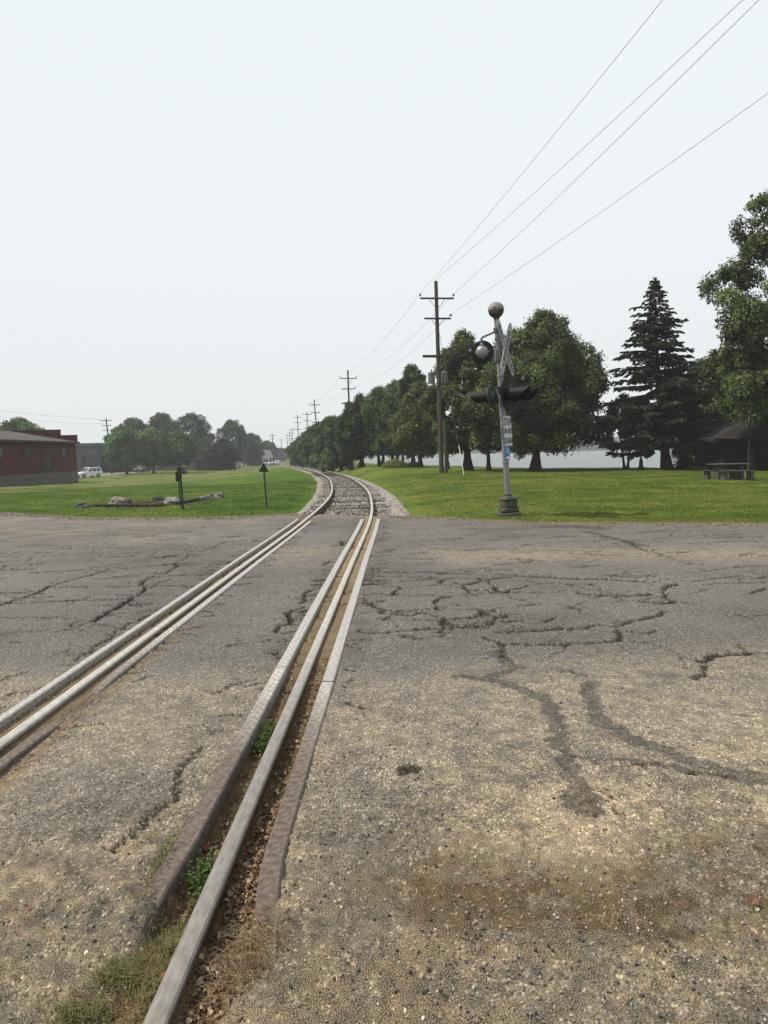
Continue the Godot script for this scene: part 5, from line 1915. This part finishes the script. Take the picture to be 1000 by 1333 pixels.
	guard_bar("guard rail right of the right running rail with a cross joint in it", 0.7525, 0.195, 2.34, 4.95, 17.2, 0.0)
	guard_bar("outer guard rail left of the left running rail", -0.7525, -0.215, 1.6, 4.2, 17.5, 0.0, 1.9, 0.033)
	guard_bar("inner guard rail right of the left running rail, sunk in dirt at its near end", -0.7525, 0.158, 2.6, 6.6, 17.4, 0.035, 4.4, 0.04)
	ballast()
	ties()

	crossing_signal()

	# the pole line along the track
	var arms := [[1.2, 2.32, 0.11, 1, [-1.0, 1.0]], [2.55, 1.85, 0.11, 1, [1.0]], [5.1, 2.25, 0.17, 0, []]]
	var p1 := utility_pole("tall utility pole with three crossarms and two transformers behind the signal", 4.1, 49.8, 13.15, 0.175, arms, Vector3(-0.22, 0, 0), 0.12)
	var mb := MB.new()
	for s in [-1.0, 1.0]:
		mb = MB.new()
		mb.col = Color(0.20, 0.21, 0.215)
		var tp := Vector3(0.46 * s - 0.12, 6.2, -0.25)
		mb.lathe([Vector2(0, 0), Vector2(0.22, 0.02), Vector2(0.24, 0.06), Vector2(0.24, 0.72), Vector2(0.25, 0.74), Vector2(0.2, 0.80), Vector2(0.05, 0.83), Vector2(0.05, 0.98), Vector2(0.0, 1.0)], 16, Transform3D(Basis(), tp))
		mb.rod(tp + Vector3(0, 0.4, 0), Vector3(-0.1, 6.6, -0.1), 0.03)
		part("transformer", mb.mesh(), mats.metal, p1.node)
	mb = MB.new()
	mb.col = Color(0.12, 0.11, 0.098)
	mb.tube([P(4.42, ground_y(4.4, 49.6) - 0.2, 49.6), P(4.34, 3.75, 49.6)], [0.13, 0.115], 10)
	tag(part("stub_post", mb.mesh(), mats.pole, self), "short weathered stub post standing against the tall utility pole", "post")
	var guy := thing("guy_wire", "guy wire from the tall utility pole with a pale guard at its foot", "wire", P(4.91, ground_y(4.9, 43.2), 43.2))
	mb = MB.new()
	mb.rod(Vector3(0, 0, 0), P(4.05, 9.8, 49.8) - guy.position, 0.012, 5)
	part("cable", mb.mesh(), mats.wire, guy)
	mb = MB.new()
	mb.col = Color(0.42, 0.41, 0.36)
	mb.rod(Vector3(0, 0, 0), (P(4.05, 9.8, 49.8) - guy.position).normalized() * 2.2, 0.03, 6)
	part("guard", mb.mesh(), mats.plain, guy)
	var p_top: Vector3 = p1.top
	var p2 := utility_pole("second utility pole along the track, rising above the tree row", -4.7, 105.0, 13.5, 0.17, [[1.2, 2.4, 0.12, 1, [-1.0, 1.0]], [2.7, 2.0, 0.12, 1, [1.0]], [4.8, 2.2, 0.16, 0, []]], Vector3(-0.15, 0, 0), 0.16)
	var p3 := utility_pole("third utility pole along the track, leaning over the tree row", -14.0, 158.0, 13.3, 0.17, [[1.2, 2.4, 0.14, 1, [-1.0, 1.0]], [2.9, 2.0, 0.14, 1, [1.0]], [5.0, 2.2, 0.16, 0, []]], Vector3(-0.9, 0, 0), 0.16)
	var far_arms := [[0.8, 2.6, 0.16, 0, [-1.0, 1.0]], [2.6, 2.2, 0.16, 0, []], [4.8, 2.4, 0.18, 0, []]]
	utility_pole("fourth utility pole along the track, paler in the haze", -22.1, 210.0, 13.6, 0.18, far_arms, Vector3(0.1, 0, 0), 0.16)
	utility_pole("fifth utility pole along the track, left of the fourth", -28.1, 240.0, 14.3, 0.18, far_arms, Vector3(-0.3, 0, 0), 0.16)
	var q := [[-40.4, 320.0, 12.9], [-49.3, 380.0, 13.4], [-56.0, 420.0, 12.9]]
	for k in 3: utility_pole(["hazy far utility pole just left of the fifth", "hazy far utility pole between two others", "faintest far utility pole at the end of the line"][k], q[k][0], q[k][1], q[k][2], 0.2, far_arms, Vector3.ZERO, 0.16, "", false)
	utility_pole("hazy utility pole left of the track where the rails vanish", -35.3, 230.0, 7.9, 0.16, [[0.5, 2.2, 0.14, 0, []], [1.6, 1.8, 0.12, 0, []]], Vector3(-0.2, 0, 0), 0.0, "", false)
	utility_pole("faint slim utility pole right above the vanishing rails", -42.6, 300.0, 7.8, 0.16, [[0.6, 2.0, 0.14, 0, []]], Vector3.ZERO, 0.0, "", false)
	wire("highest wire running from the tall pole's left arm to the top edge", p1.pins[0], P(10.4, 13.2, -8.0), 0.5, 0.0065)
	wire("wire running from the tall pole's tip to the top right", p_top, P(14.1, 13.3, -8.0), 0.5, 0.0075)
	wire("wire running close under its neighbour to the top right corner", p1.pins[1], P(13.2, 13.6, -8.0), 0.5, 0.0075)
	wire("lowest near wire running from the tall pole to the right edge", p1.pins[2], P(17.6, 13.2, -8.0), 0.5, 0.0075)
	for k in 3: wire(["thin wire from the tall pole to the second, on the left", "thin wire from the tall pole to the second, on the right", "thin lower wire from the tall pole to the second"][k], p1.pins[k], p2.pins[k], 0.9, 0.008)
	for k in 2: wire(["left thin far wire between the second and third poles", "right thin far wire between the second and third poles"][k], p2.pins[k], p3.pins[k], 0.9, 0.011, "wires of the far spans")

	# poles of the street on the left
	var la := [[0.5, 2.3, 0.14, 0, [-1.0, 1.0]], [1.5, 2.0, 0.13, 0, []], [2.5, 1.8, 0.12, 0, []]]
	var pl := utility_pole("street utility pole with three crossarms behind the white sport utility vehicle", -57.6, 151.0, 9.75, 0.17, la, Vector3(-0.6, 0, 0))
	wire("upper wire running left from the street pole to the photo's edge", pl.pins[0], P(-66.0, 10.6, 100.0), 0.5, 0.016)
	wire("lower wire running left from the street pole to the photo's edge", pl.top - Vector3(0, 1.2, 0), P(-66.0, 9.9, 100.0), 0.9, 0.014)
	utility_pole("bare leaning street pole behind the grey sign post", -47.6, 165.0, 9.8, 0.15, [[2.6, 0.9, 0.35, 0, []]], Vector3(-1.3, 0, 0))
	utility_pole("bare slim street pole among the left trees", -57.4, 190.0, 8.6, 0.14, [], Vector3(-0.4, 0, 0))
	utility_pole("short street pole with a boxy arm by the brown storefront", -47.8, 185.0, 6.3, 0.14, [[0.25, 1.5, 0.35, 0, []]], Vector3(-0.4, 0, 0))
	utility_pole("street pole with one crossarm right of the left trees", -37.0, 190.0, 7.8, 0.16, [[0.5, 1.9, 0.13, 0, []]], Vector3(-0.5, 0, 0))
	utility_pole("pale bare street pole farthest right of the left trees", -41.0, 215.0, 8.5, 0.15, [], Vector3(-0.4, 0, 0))

	# two old posts on the left lawn
	var g1 := ground_y(-6.64, 23.4)
	var t := thing("sign_post", "dark leaning post with grey plates seen from behind on the left lawn", "sign post", P(-6.64, g1, 23.4))
	mb = MB.new()
	mb.col = Color(0.022, 0.024, 0.022)
	mb.box(Vector3(-0.02, 0.65, 0), Vector3(0.06, 1.5, 0.045), Basis(Vector3(0, 0, 1), 0.045), 0.006)
	part("post", mb.mesh(), mats.plain, t)
	mb = MB.new()
	mb.col = Color(0.025, 0.027, 0.026)
	mb.box(Vector3(-0.16, 0.55, -0.25), Vector3(0.035, 1.1, 0.035), Basis(Vector3(0, 0, 1), 0.05), 0.005)
	part("rear_post", mb.mesh(), mats.plain, t)
	mb = MB.new()
	mb.col = Color(0.030, 0.032, 0.031)
	mb.box(Vector3(-0.055, 1.23, 0.02), Vector3(0.13, 0.34, 0.04), Basis(Vector3(0, 0, 1), 0.045), 0.008)
	part("dark_plate", mb.mesh(), mats.plain, t)
	mb = MB.new()
	mb.col = Color(0.16, 0.165, 0.17)
	mb.box(Vector3(0.1, 1.30, 0.0), Vector3(0.20, 0.28, 0.02), Basis(Vector3.UP, -0.4), 0.006)
	part("grey_plate", mb.mesh(), mats.metal, t)
	mb = MB.new()
	mb.col = Color(0.06, 0.063, 0.062)
	mb.box(Vector3(-0.20, 1.09, -0.25), Vector3(0.14, 0.34, 0.02), Basis(Vector3.UP, 0.3), 0.006)
	part("rear_plate", mb.mesh(), mats.metal, t)
	t = thing("triangle_marker", "slim post topped by a dark triangular plate beside the ballast", "marker post", P(-3.97, ground_y(-3.97, 24.0), 24.0))
	mb = MB.new()
	mb.col = Color(0.055, 0.065, 0.055)
	mb.box(Vector3(-0.03, 0.66, 0), Vector3(0.06, 1.4, 0.05), Basis(Vector3(0, 0, 1), 0.035), 0.006)
	part("post", mb.mesh(), mats.plain, t)
	mb = MB.new()
	mb.col = Color(0.025, 0.03, 0.027)
	var tri := [Vector3(-0.23, 1.22, 0.03), Vector3(0.11, 1.20, 0.03), Vector3(-0.05, 1.53, 0.03)]
	var trb := []
	for v in tri: trb.append(v - Vector3(0, 0, 0.03))
	mb.face(tri, Vector3(0, 0, 1)); mb.face(trb, Vector3(0, 0, -1))
	for k in 3: mb.face([tri[k], tri[(k + 1) % 3], trb[(k + 1) % 3], trb[k]], tri[k] + tri[(k + 1) % 3] - Vector3(-0.1, 2.6, 0))
	part("triangle_plate", mb.mesh(), mats.plain, t)

	# the old flower bed: rocks and timbers
	rock("dark grey rock at the left end of the old flower bed", -10.75, 25.2, Vector3(0.20, 0.13, 0.18), Color(0.09, 0.105, 0.11), 3)
	rock("smaller dark rock just right of the leftmost one", -10.35, 24.7, Vector3(0.18, 0.09, 0.15), Color(0.085, 0.09, 0.095), 4)
	rock("large pale rock in the middle of the old flower bed", -9.7, 26.0, Vector3(0.36, 0.20, 0.3), Color(0.30, 0.275, 0.25), 5)
	rock("dark flat rock standing behind the timber", -9.25, 29.1, Vector3(0.22, 0.15, 0.2), Color(0.07, 0.072, 0.075), 6)
	rock("pale grey boulder beside the grey sign post", -7.85, 26.3, Vector3(0.30, 0.20, 0.24), Color(0.30, 0.285, 0.27), 7)
	rock("grey rock leaning on the slanting timber", -7.05, 28.3, Vector3(0.30, 0.16, 0.24), Color(0.22, 0.21, 0.20), 8)
	rock("pale rock at the far end of the slanting timber", -6.75, 29.2, Vector3(0.24, 0.17, 0.2), Color(0.27, 0.255, 0.245), 9)
	timber("dark straight timber lying along the front of the flower bed", Vector2(-10.2, 25.0), Vector2(-7.75, 24.9), 0.15, Color(0.075, 0.052, 0.038))
	timber("dark slanting timber at the right of the flower bed", Vector2(-7.55, 26.6), Vector2(-7.2, 29.6), 0.17, Color(0.07, 0.055, 0.045))
	mb = MB.new()
	mb.col = Color(0.12, 0.075, 0.045)
	rng.seed = 5
	for k in 240:
		var x := -8.9 + rng.randfn() * 0.8
		var d := 26.2 + rng.randfn() * 0.7
		mb.box(P(x, ground_y(x, d) + 0.02, d), Vector3(0.14, 0.04, 0.05) * rng.randf_range(0.6, 1.4), Basis.from_euler(Vector3(rng.randf() * 0.4, rng.randf() * 6.0, rng.randf() * 0.4)))
	part("bark_mulch", mb.mesh(), mats.tie, self).set_meta("kind", "stuff")

	# trees
	var dark := Color(0.034, 0.049, 0.015)
	var mid := Color(0.042, 0.060, 0.017)
	leafy("big dense linden right of the crossing signal", "", 10.83, 50.6, {"h": 10.95, "r": 5.1, "low": 2.0, "peak": 0.28, "fall": 0.76, "n": 13000, "clumps": 135, "size": 0.17, "color": dark, "trunk": 0.30, "shift": Vector3(0.45, 0, 0), "lit_tips": 0.9})
	leafy("tall linden behind the signal and right of the utility pole", "", 6.45, 54.0, {"h": 10.3, "r": 2.9, "low": 1.9, "peak": 0.28, "fall": 0.7, "n": 6500, "clumps": 80, "size": 0.17, "color": dark, "trunk": 0.30, "shift": Vector3(-0.3, 0, 0), "lit_tips": 0.7})
	leafy("low spreading linden left of the signal, in front of the tall one", "", 7.6, 51.2, {"h": 6.6, "r": 1.9, "low": 1.9, "peak": 0.35, "fall": 0.6, "n": 3400, "clumps": 70, "size": 0.165, "color": Color(0.044, 0.062, 0.018), "trunk": 0.16, "lit_tips": 0.9})
	leafy("conical linden left of the tall utility pole", "", 3.5, 66.6, {"h": 7.75, "r": 2.6, "low": 1.5, "peak": 0.30, "fall": 0.75, "n": 5200, "clumps": 110, "size": 0.18, "color": Color(0.044, 0.060, 0.018), "trunk": 0.22, "lit_tips": 0.9})
	leafy("tall narrow dark green tree rising behind the conical linden", "", 3.45, 81.0, {"h": 11.2, "r": 1.75, "low": 2.5, "peak": 0.5, "fall": 0.5, "n": 3600, "clumps": 70, "size": 0.2, "color": Color(0.030, 0.054, 0.024), "trunk": 0.22, "lit_tips": 0.25})
	leafy("tall pale green tree behind the tree row", "", 1.85, 92.0, {"h": 10.6, "r": 1.9, "low": 2.0, "peak": 0.5, "fall": 0.5, "n": 3600, "clumps": 70, "size": 0.2, "color": Color(0.062, 0.085, 0.034), "trunk": 0.22, "lit_tips": 0.6})
	leafy("spreading maple with two lit shoulders in the tree row", "", -0.2, 79.0, {"h": 8.6, "r": 2.6, "low": 1.7, "peak": 0.4, "fall": 0.6, "n": 5600, "clumps": 110, "size": 0.18, "color": Color(0.036, 0.066, 0.021), "trunk": 0.26, "lit_tips": 0.6, "stems": 2})
	leafy("leaning tree beside the spreading maple", "", 1.1, 76.0, {"h": 7.4, "r": 1.8, "low": 1.7, "peak": 0.4, "fall": 0.6, "n": 3300, "clumps": 70, "size": 0.18, "color": Color(0.036, 0.062, 0.020), "trunk": 0.22, "lean": Vector3(-0.4, 0, 0), "lit_tips": 0.4})
	leafy("small tree left of the conical linden", "", 2.05, 73.0, {"h": 5.6, "r": 1.5, "low": 1.6, "peak": 0.4, "fall": 0.6, "n": 2400, "clumps": 50, "size": 0.17, "color": Color(0.036, 0.054, 0.018), "trunk": 0.17, "lit_tips": 0.5})
	leafy("dark tree with a ragged top beside the second pole", "", -2.4, 80.0, {"h": 8.0, "r": 1.9, "low": 1.5, "peak": 0.35, "fall": 0.8, "n": 4200, "clumps": 90, "size": 0.18, "color": Color(0.025, 0.040, 0.018), "trunk": 0.28, "lit_tips": 0.2})
	leafy("narrow dark tree below the second pole", "", -3.55, 79.0, {"h": 7.3, "r": 1.5, "low": 1.4, "peak": 0.35, "fall": 0.7, "n": 3200, "clumps": 70, "size": 0.18, "color": Color(0.026, 0.042, 0.018), "trunk": 0.25, "lit_tips": 0.2})
	leafy("dark rounded tree in the row, third from the far group", "", -5.1, 87.0, {"h": 6.3, "r": 1.9, "low": 0.8, "peak": 0.4, "fall": 0.6, "n": 3600, "clumps": 70, "size": 0.2, "color": Color(0.027, 0.044, 0.019), "trunk": 0.2, "lit_tips": 0.3})
	leafy("small light green tree at the foot of the dark row", "", -6.55, 84.0, {"h": 2.6, "r": 1.0, "low": 0.4, "peak": 0.4, "fall": 0.6, "n": 900, "clumps": 30, "size": 0.17, "color": Color(0.055, 0.08, 0.028), "trunk": 0.06, "lit_tips": 0.5})
	var row := [[-6.9, 97.0, 6.3, 2.2], [-8.4, 108.0, 6.2, 2.3], [-10.6, 119.0, 6.3, 2.5], [-12.9, 131.0, 6.1, 2.6], [-15.6, 146.0, 5.7, 2.7], [-18.6, 163.0, 5.0, 2.8], [-21.6, 181.0, 4.5, 2.8]]
	var row_words := ["dark tree of the row right of the fourth pole", "dark tree of the row under the third pole", "hazier tree of the row left of the third pole", "hazy tree of the row right of the fifth pole", "hazy tree of the row under the fifth pole", "low hazy tree near the end of the row", "last low hazy tree of the row by the rails"]
	for k in row.size():
		leafy(row_words[k], "", row[k][0], row[k][1], {"h": row[k][2] + 1.0 - ground_y(row[k][0], row[k][1]) - 1.0, "r": row[k][3], "low": 0.5, "peak": 0.4, "fall": 0.55, "n": 2600, "clumps": 60, "size": 0.26, "color": Color(0.030, 0.049, 0.021), "trunk": 0.2, "lit_tips": 0.4})
	spruce("tall dark spruce standing alone before the lake", 18.57, 46.5, 12.2, 4.3, Vector3(-1.0, 0, 0.2))
	leafy("small crooked tree with forked trunk left of the spruce", "", 16.47, 48.2, {"h": 5.0, "r": 1.9, "low": 1.5, "peak": 0.5, "fall": 0.5, "n": 1100, "clumps": 42, "size": 0.13, "lump": 0.75, "core": 0.0, "color": Color(0.026, 0.036, 0.016), "trunk": 0.13, "stems": 2, "lit_tips": 0.2, "shift": Vector3(-0.1, 0, 0)})
	leafy("dark twin trunked tree between the spruce and the shelter", "", 24.3, 54.0, {"h": 9.7, "r": 3.0, "low": 2.2, "peak": 0.5, "fall": 0.5, "n": 7000, "clumps": 130, "size": 0.15, "color": Color(0.022, 0.033, 0.014), "trunk": 0.22, "stems": 2, "lit_tips": 0.35})
	leafy("large open oak at the right edge, its limbs over the shelter", "", 22.6, 38.6, {"h": 15.2, "r": 5.6, "low": 3.2, "peak": 0.45, "fall": 0.42, "n": 9000, "clumps": 120, "size": 0.15, "lump": 0.62, "core": 0.0, "color": Color(0.034, 0.050, 0.017), "trunk": 0.38, "lit_tips": 0.6, "lean": Vector3(-0.4, 0, 0)})
	leafy("lit leafy young maple in front of the shelter roof", "", 20.6, 40.0, {"h": 6.7, "r": 2.1, "low": 3.3, "peak": 0.5, "fall": 0.5, "n": 4200, "clumps": 70, "size": 0.14, "color": Color(0.044, 0.066, 0.020), "trunk": 0.09, "lit_tips": 0.9})
	leafy("pale willowy tree behind the shelter at the right edge", "", 30.5, 57.0, {"h": 8.0, "r": 3.2, "low": 1.0, "peak": 0.5, "fall": 0.5, "n": 3500, "clumps": 70, "size": 0.18, "color": Color(0.06, 0.075, 0.035), "trunk": 0.2, "lit_tips": 0.5, "base_y": -0.3})
	# left side
	var left_trees := [
		["round street tree, leftmost of the front three", -53.0, 147.0, 9.4, 4.2, 2.4, Color(0.045, 0.078, 0.026)],
		["round street tree, middle of the front three", -48.4, 150.0, 9.0, 4.0, 2.4, Color(0.042, 0.072, 0.025)],
		["round street tree, rightmost of the front three", -43.6, 152.0, 8.2, 3.8, 2.2, Color(0.036, 0.062, 0.023)],
		["loose tall tree behind the leftmost street tree", -66.0, 190.0, 13.6, 4.4, 3.0, Color(0.028, 0.044, 0.022)],
		["tallest ragged tree behind the left street trees", -60.0, 195.0, 14.9, 5.4, 3.0, Color(0.024, 0.040, 0.020)],
		["huge rounded tree right of the tallest ragged one", -49.3, 185.0, 14.0, 6.0, 2.0, Color(0.028, 0.046, 0.022)],
		["broad tree at the right end of the left grove", -43.0, 205.0, 13.1, 5.0, 2.0, Color(0.026, 0.043, 0.022)],
		["low dark tree in front of the left grove", -37.0, 165.0, 6.5, 3.4, 0.6, Color(0.014, 0.021, 0.012)],
		["sloping tree beside the street poles right of the grove", -40.2, 220.0, 9.6, 3.6, 1.0, Color(0.026, 0.042, 0.022)],
		["hazy blue green tree right of the grove", -47.0, 290.0, 8.8, 4.6, 0.8, Color(0.026, 0.042, 0.022)],
		["hazy low tree left of the vanishing rails", -56.0, 390.0, 6.8, 5.0, 0.5, Color(0.03, 0.045, 0.024)],
		["hazy low tree behind the vanishing rails", -68.0, 430.0, 8.2, 7.0, 0.5, Color(0.03, 0.045, 0.024)],
		["hazy low tree right behind the vanishing rails", -54.0, 470.0, 8.5, 7.0, 0.5, Color(0.03, 0.045, 0.024)],
		["treetop showing over the roof of the freight house", -60.0, 118.0, 9.7, 4.6, 2.0, Color(0.045, 0.068, 0.025)],
		["tree behind the freight house at the left edge", -69.0, 122.0, 9.0, 4.4, 2.0, Color(0.04, 0.06, 0.024)],
		["dim tree between the blue building and street trees", -62.5, 168.0, 7.0, 3.2, 1.0, Color(0.026, 0.046, 0.020)]]
	for k in left_trees.size():
		var a: Array = left_trees[k]
		leafy(a[0], "", a[1], a[2], {"h": a[3], "r": a[4], "low": a[5], "peak": 0.5, "fall": 0.5, "n": 2600, "clumps": 70, "size": 0.30, "color": a[6], "trunk": 0.25, "lit_tips": 0.45})

	# shrubs
	bush("shrub", "low yellow green shrub at the foot of the tree row", "shrub", 1.15, 69.0, 2.4, 0.85, 900, Color(0.16, 0.19, 0.035), 0.11)
	bush("shrub", "dark low shrub right of the yellow green one", "shrub", 2.9, 69.0, 1.8, 0.5, 400, Color(0.025, 0.035, 0.015), 0.1)
	bush("shrub", "tall thin leafy plant beside the foot of the spruce", "shrub", 19.6, 46.2, 1.3, 1.25, 180, Color(0.035, 0.045, 0.02), 0.11)
	bush("shrub", "dark reddish shrub left of the shelter", "shrub", 21.4, 46.0, 1.3, 1.0, 450, Color(0.030, 0.020, 0.018), 0.1)
	bush("shrub", "low green planting between spruce and shelter", "shrub", 20.4, 45.4, 2.2, 0.55, 500, Color(0.05, 0.065, 0.02), 0.09)
	bush("shrub", "light stony ground cover before the planting", "shrub", 20.4, 44.6, 2.8, 0.22, 420, Color(0.15, 0.14, 0.055), 0.07)

	lamp_post("dark park lamp post left of the spruce", 17.2, 47.4, 3.4)
	lamp_post("dark park lamp post right of the tall utility pole", 5.35, 58.5, 3.3)
	pavilion()
	picnic_table()

	# buildings on the left
	freight_house()
	t = thing("commercial_building", "flat roofed blue grey building behind the white sport utility vehicle", "building", P(-66.0, ground_y(-66, 165), 165.0))
	block(t, "wall", Vector3(-16, -0.5, -20), Vector3(0.5, 6.85, 0), Color(0.10, 0.115, 0.14), mats.brick)
	block(t, "lower_wall", Vector3(-16, -0.4, 0.001), Vector3(-3.2, 4.2, 1.2), Color(0.135, 0.125, 0.115), mats.brick)
	block(t, "fascia", Vector3(-16.2, 6.2, -20), Vector3(0.7, 6.95, 0.3), Color(0.07, 0.085, 0.11), mats.plain)
	block(t, "side_wing", Vector3(0.501, -0.5, -18), Vector3(6.5, 5.9, -3), Color(0.15, 0.155, 0.165), mats.brick)
	framed_window(t, Vector3(-1.4, 1.2, 0.0), Vector3(0, 0, 1), 2.0, 1.3, Color(0.05, 0.055, 0.06))
	framed_window(t, Vector3(-1.2, 4.8, 0.0), Vector3(0, 0, 1), 2.2, 1.4, Color(0.05, 0.055, 0.06))
	t = thing("long_building", "long low grey building behind the street trees", "building", P(-57.5, ground_y(-57, 180), 180.0))
	block(t, "wall", Vector3(-11, -0.5, -12), Vector3(9, 4.0, 0), Color(0.22, 0.22, 0.21), mats.brick)
	block(t, "roof", Vector3(-11.3, 4.001, -12.3), Vector3(9.3, 4.35, 0.3), Color(0.10, 0.10, 0.10), mats.roof)
	for k in 5: framed_window(t, Vector3(-9.0 + k * 3.9, 1.9, 0.0), Vector3(0, 0, 1), 1.9, 1.7, Color(0.08, 0.08, 0.08))
	t = thing("storefront", "low brown brick storefront with a grey roof band", "building", P(-41.8, ground_y(-41.8, 170), 170.0))
	block(t, "wall", Vector3(-3.0, -0.5, -9), Vector3(2.6, 2.4, 0), Color(0.12, 0.075, 0.055), mats.brick)
	block(t, "roof_band", Vector3(-3.3, 2.401, -9.2), Vector3(2.9, 3.6, 0.9), Color(0.12, 0.12, 0.125), mats.roof)
	framed_window(t, Vector3(-1.4, 1.2, 0.0), Vector3(0, 0, 1), 1.6, 1.4, Color(0.06, 0.05, 0.045))
	block(t, "door", Vector3(0.6, 0.0, 0.01), Vector3(1.6, 2.1, 0.06), Color(0.03, 0.03, 0.03), mats.plain)
	t = thing("gabled_house", "small house with a grey roof at the end of the street", "building", P(-42.6, ground_y(-42, 250), 250.0))
	block(t, "wall", Vector3(-3.6, -0.5, -6), Vector3(3.6, 2.5, 0), Color(0.30, 0.29, 0.27), mats.brick)
	mb = MB.new()
	mb.col = Color(0.16, 0.16, 0.165)
	mb.face([Vector3(-4.2, 2.45, 0.6), Vector3(4.2, 2.45, 0.6), Vector3(2.6, 5.2, -3), Vector3(-2.6, 5.2, -3)], Vector3(0, 1, 1))
	mb.face([Vector3(-4.2, 2.45, -6.6), Vector3(4.2, 2.45, -6.6), Vector3(2.6, 5.2, -3), Vector3(-2.6, 5.2, -3)], Vector3(0, 1, -1))
	mb.face([Vector3(-4.2, 2.45, 0.6), Vector3(-2.6, 5.2, -3), Vector3(-4.2, 2.45, -6.6)], Vector3(-1, 1, 0))
	mb.face([Vector3(4.2, 2.45, 0.6), Vector3(2.6, 5.2, -3), Vector3(4.2, 2.45, -6.6)], Vector3(1, 1, 0))
	part("roof", mb.mesh(), mats.roof, t)
	for s in [-1.8, 1.8]: framed_window(t, Vector3(s, 1.3, 0.0), Vector3(0, 0, 1), 1.1, 1.2, Color(0.4, 0.4, 0.4))

	car("white sport utility vehicle parked right of the freight house", -52.7, 127.0, deg_to_rad(-122.0), Color(0.62, 0.63, 0.65), 1.82)
	car("dark car parked in the shade under the street trees", -55.5, 164.0, deg_to_rad(-95.0), Color(0.03, 0.035, 0.04), 1.5)
	car("silver car parked before the brown storefront", -37.2, 176.0, deg_to_rad(-120.0), Color(0.3, 0.31, 0.33), 1.48)
	car("white truck like wagon at the end of the street", -33.6, 205.0, deg_to_rad(-80.0), Color(0.6, 0.6, 0.6), 2.1)
	car("pale car far down the street by the gabled house", -35.5, 236.0, deg_to_rad(-100.0), Color(0.45, 0.46, 0.48), 1.5)

	# grass, stones, leaves, weeds
	rng.seed = 99
	lawn()
	verge()
	loose_gravel()
	litter()
	weed("bushy green weed between the rail and the left guard rail's end", -0.735, 2.70, 0.10, 0.20, 0.09, 170)
	weed("smaller green weed farther along between rail and left guard rail", -0.735, 4.12, 0.10, 0.34, 0.08, 150)
	grass_patch("thin grass left of the rail just past the guard rail's end", -0.775, 2.37, 0.10, 0.22, 700, 0.55)
	grass_patch("largest green grass patch left of the rail", -0.86, 2.12, 0.11, 0.13, 650, 0.6)
	grass_patch("nearest grass patch in the bottom left dirt", -0.92, 1.95, 0.13, 0.10, 480, 0.6)
	grass_patch("dry grass strip along the left foot of the rail", -0.76, 2.1, 0.05, 0.5, 700, 0.15)
	grass_patch("sparse grass along the outside of the left guard rail", -0.93, 2.75, 0.05, 0.4, 260, 0.4)
	grass_patch("sparse dry tufts between rail and left guard rail", -0.72, 3.3, 0.06, 0.9, 500, 0.35)
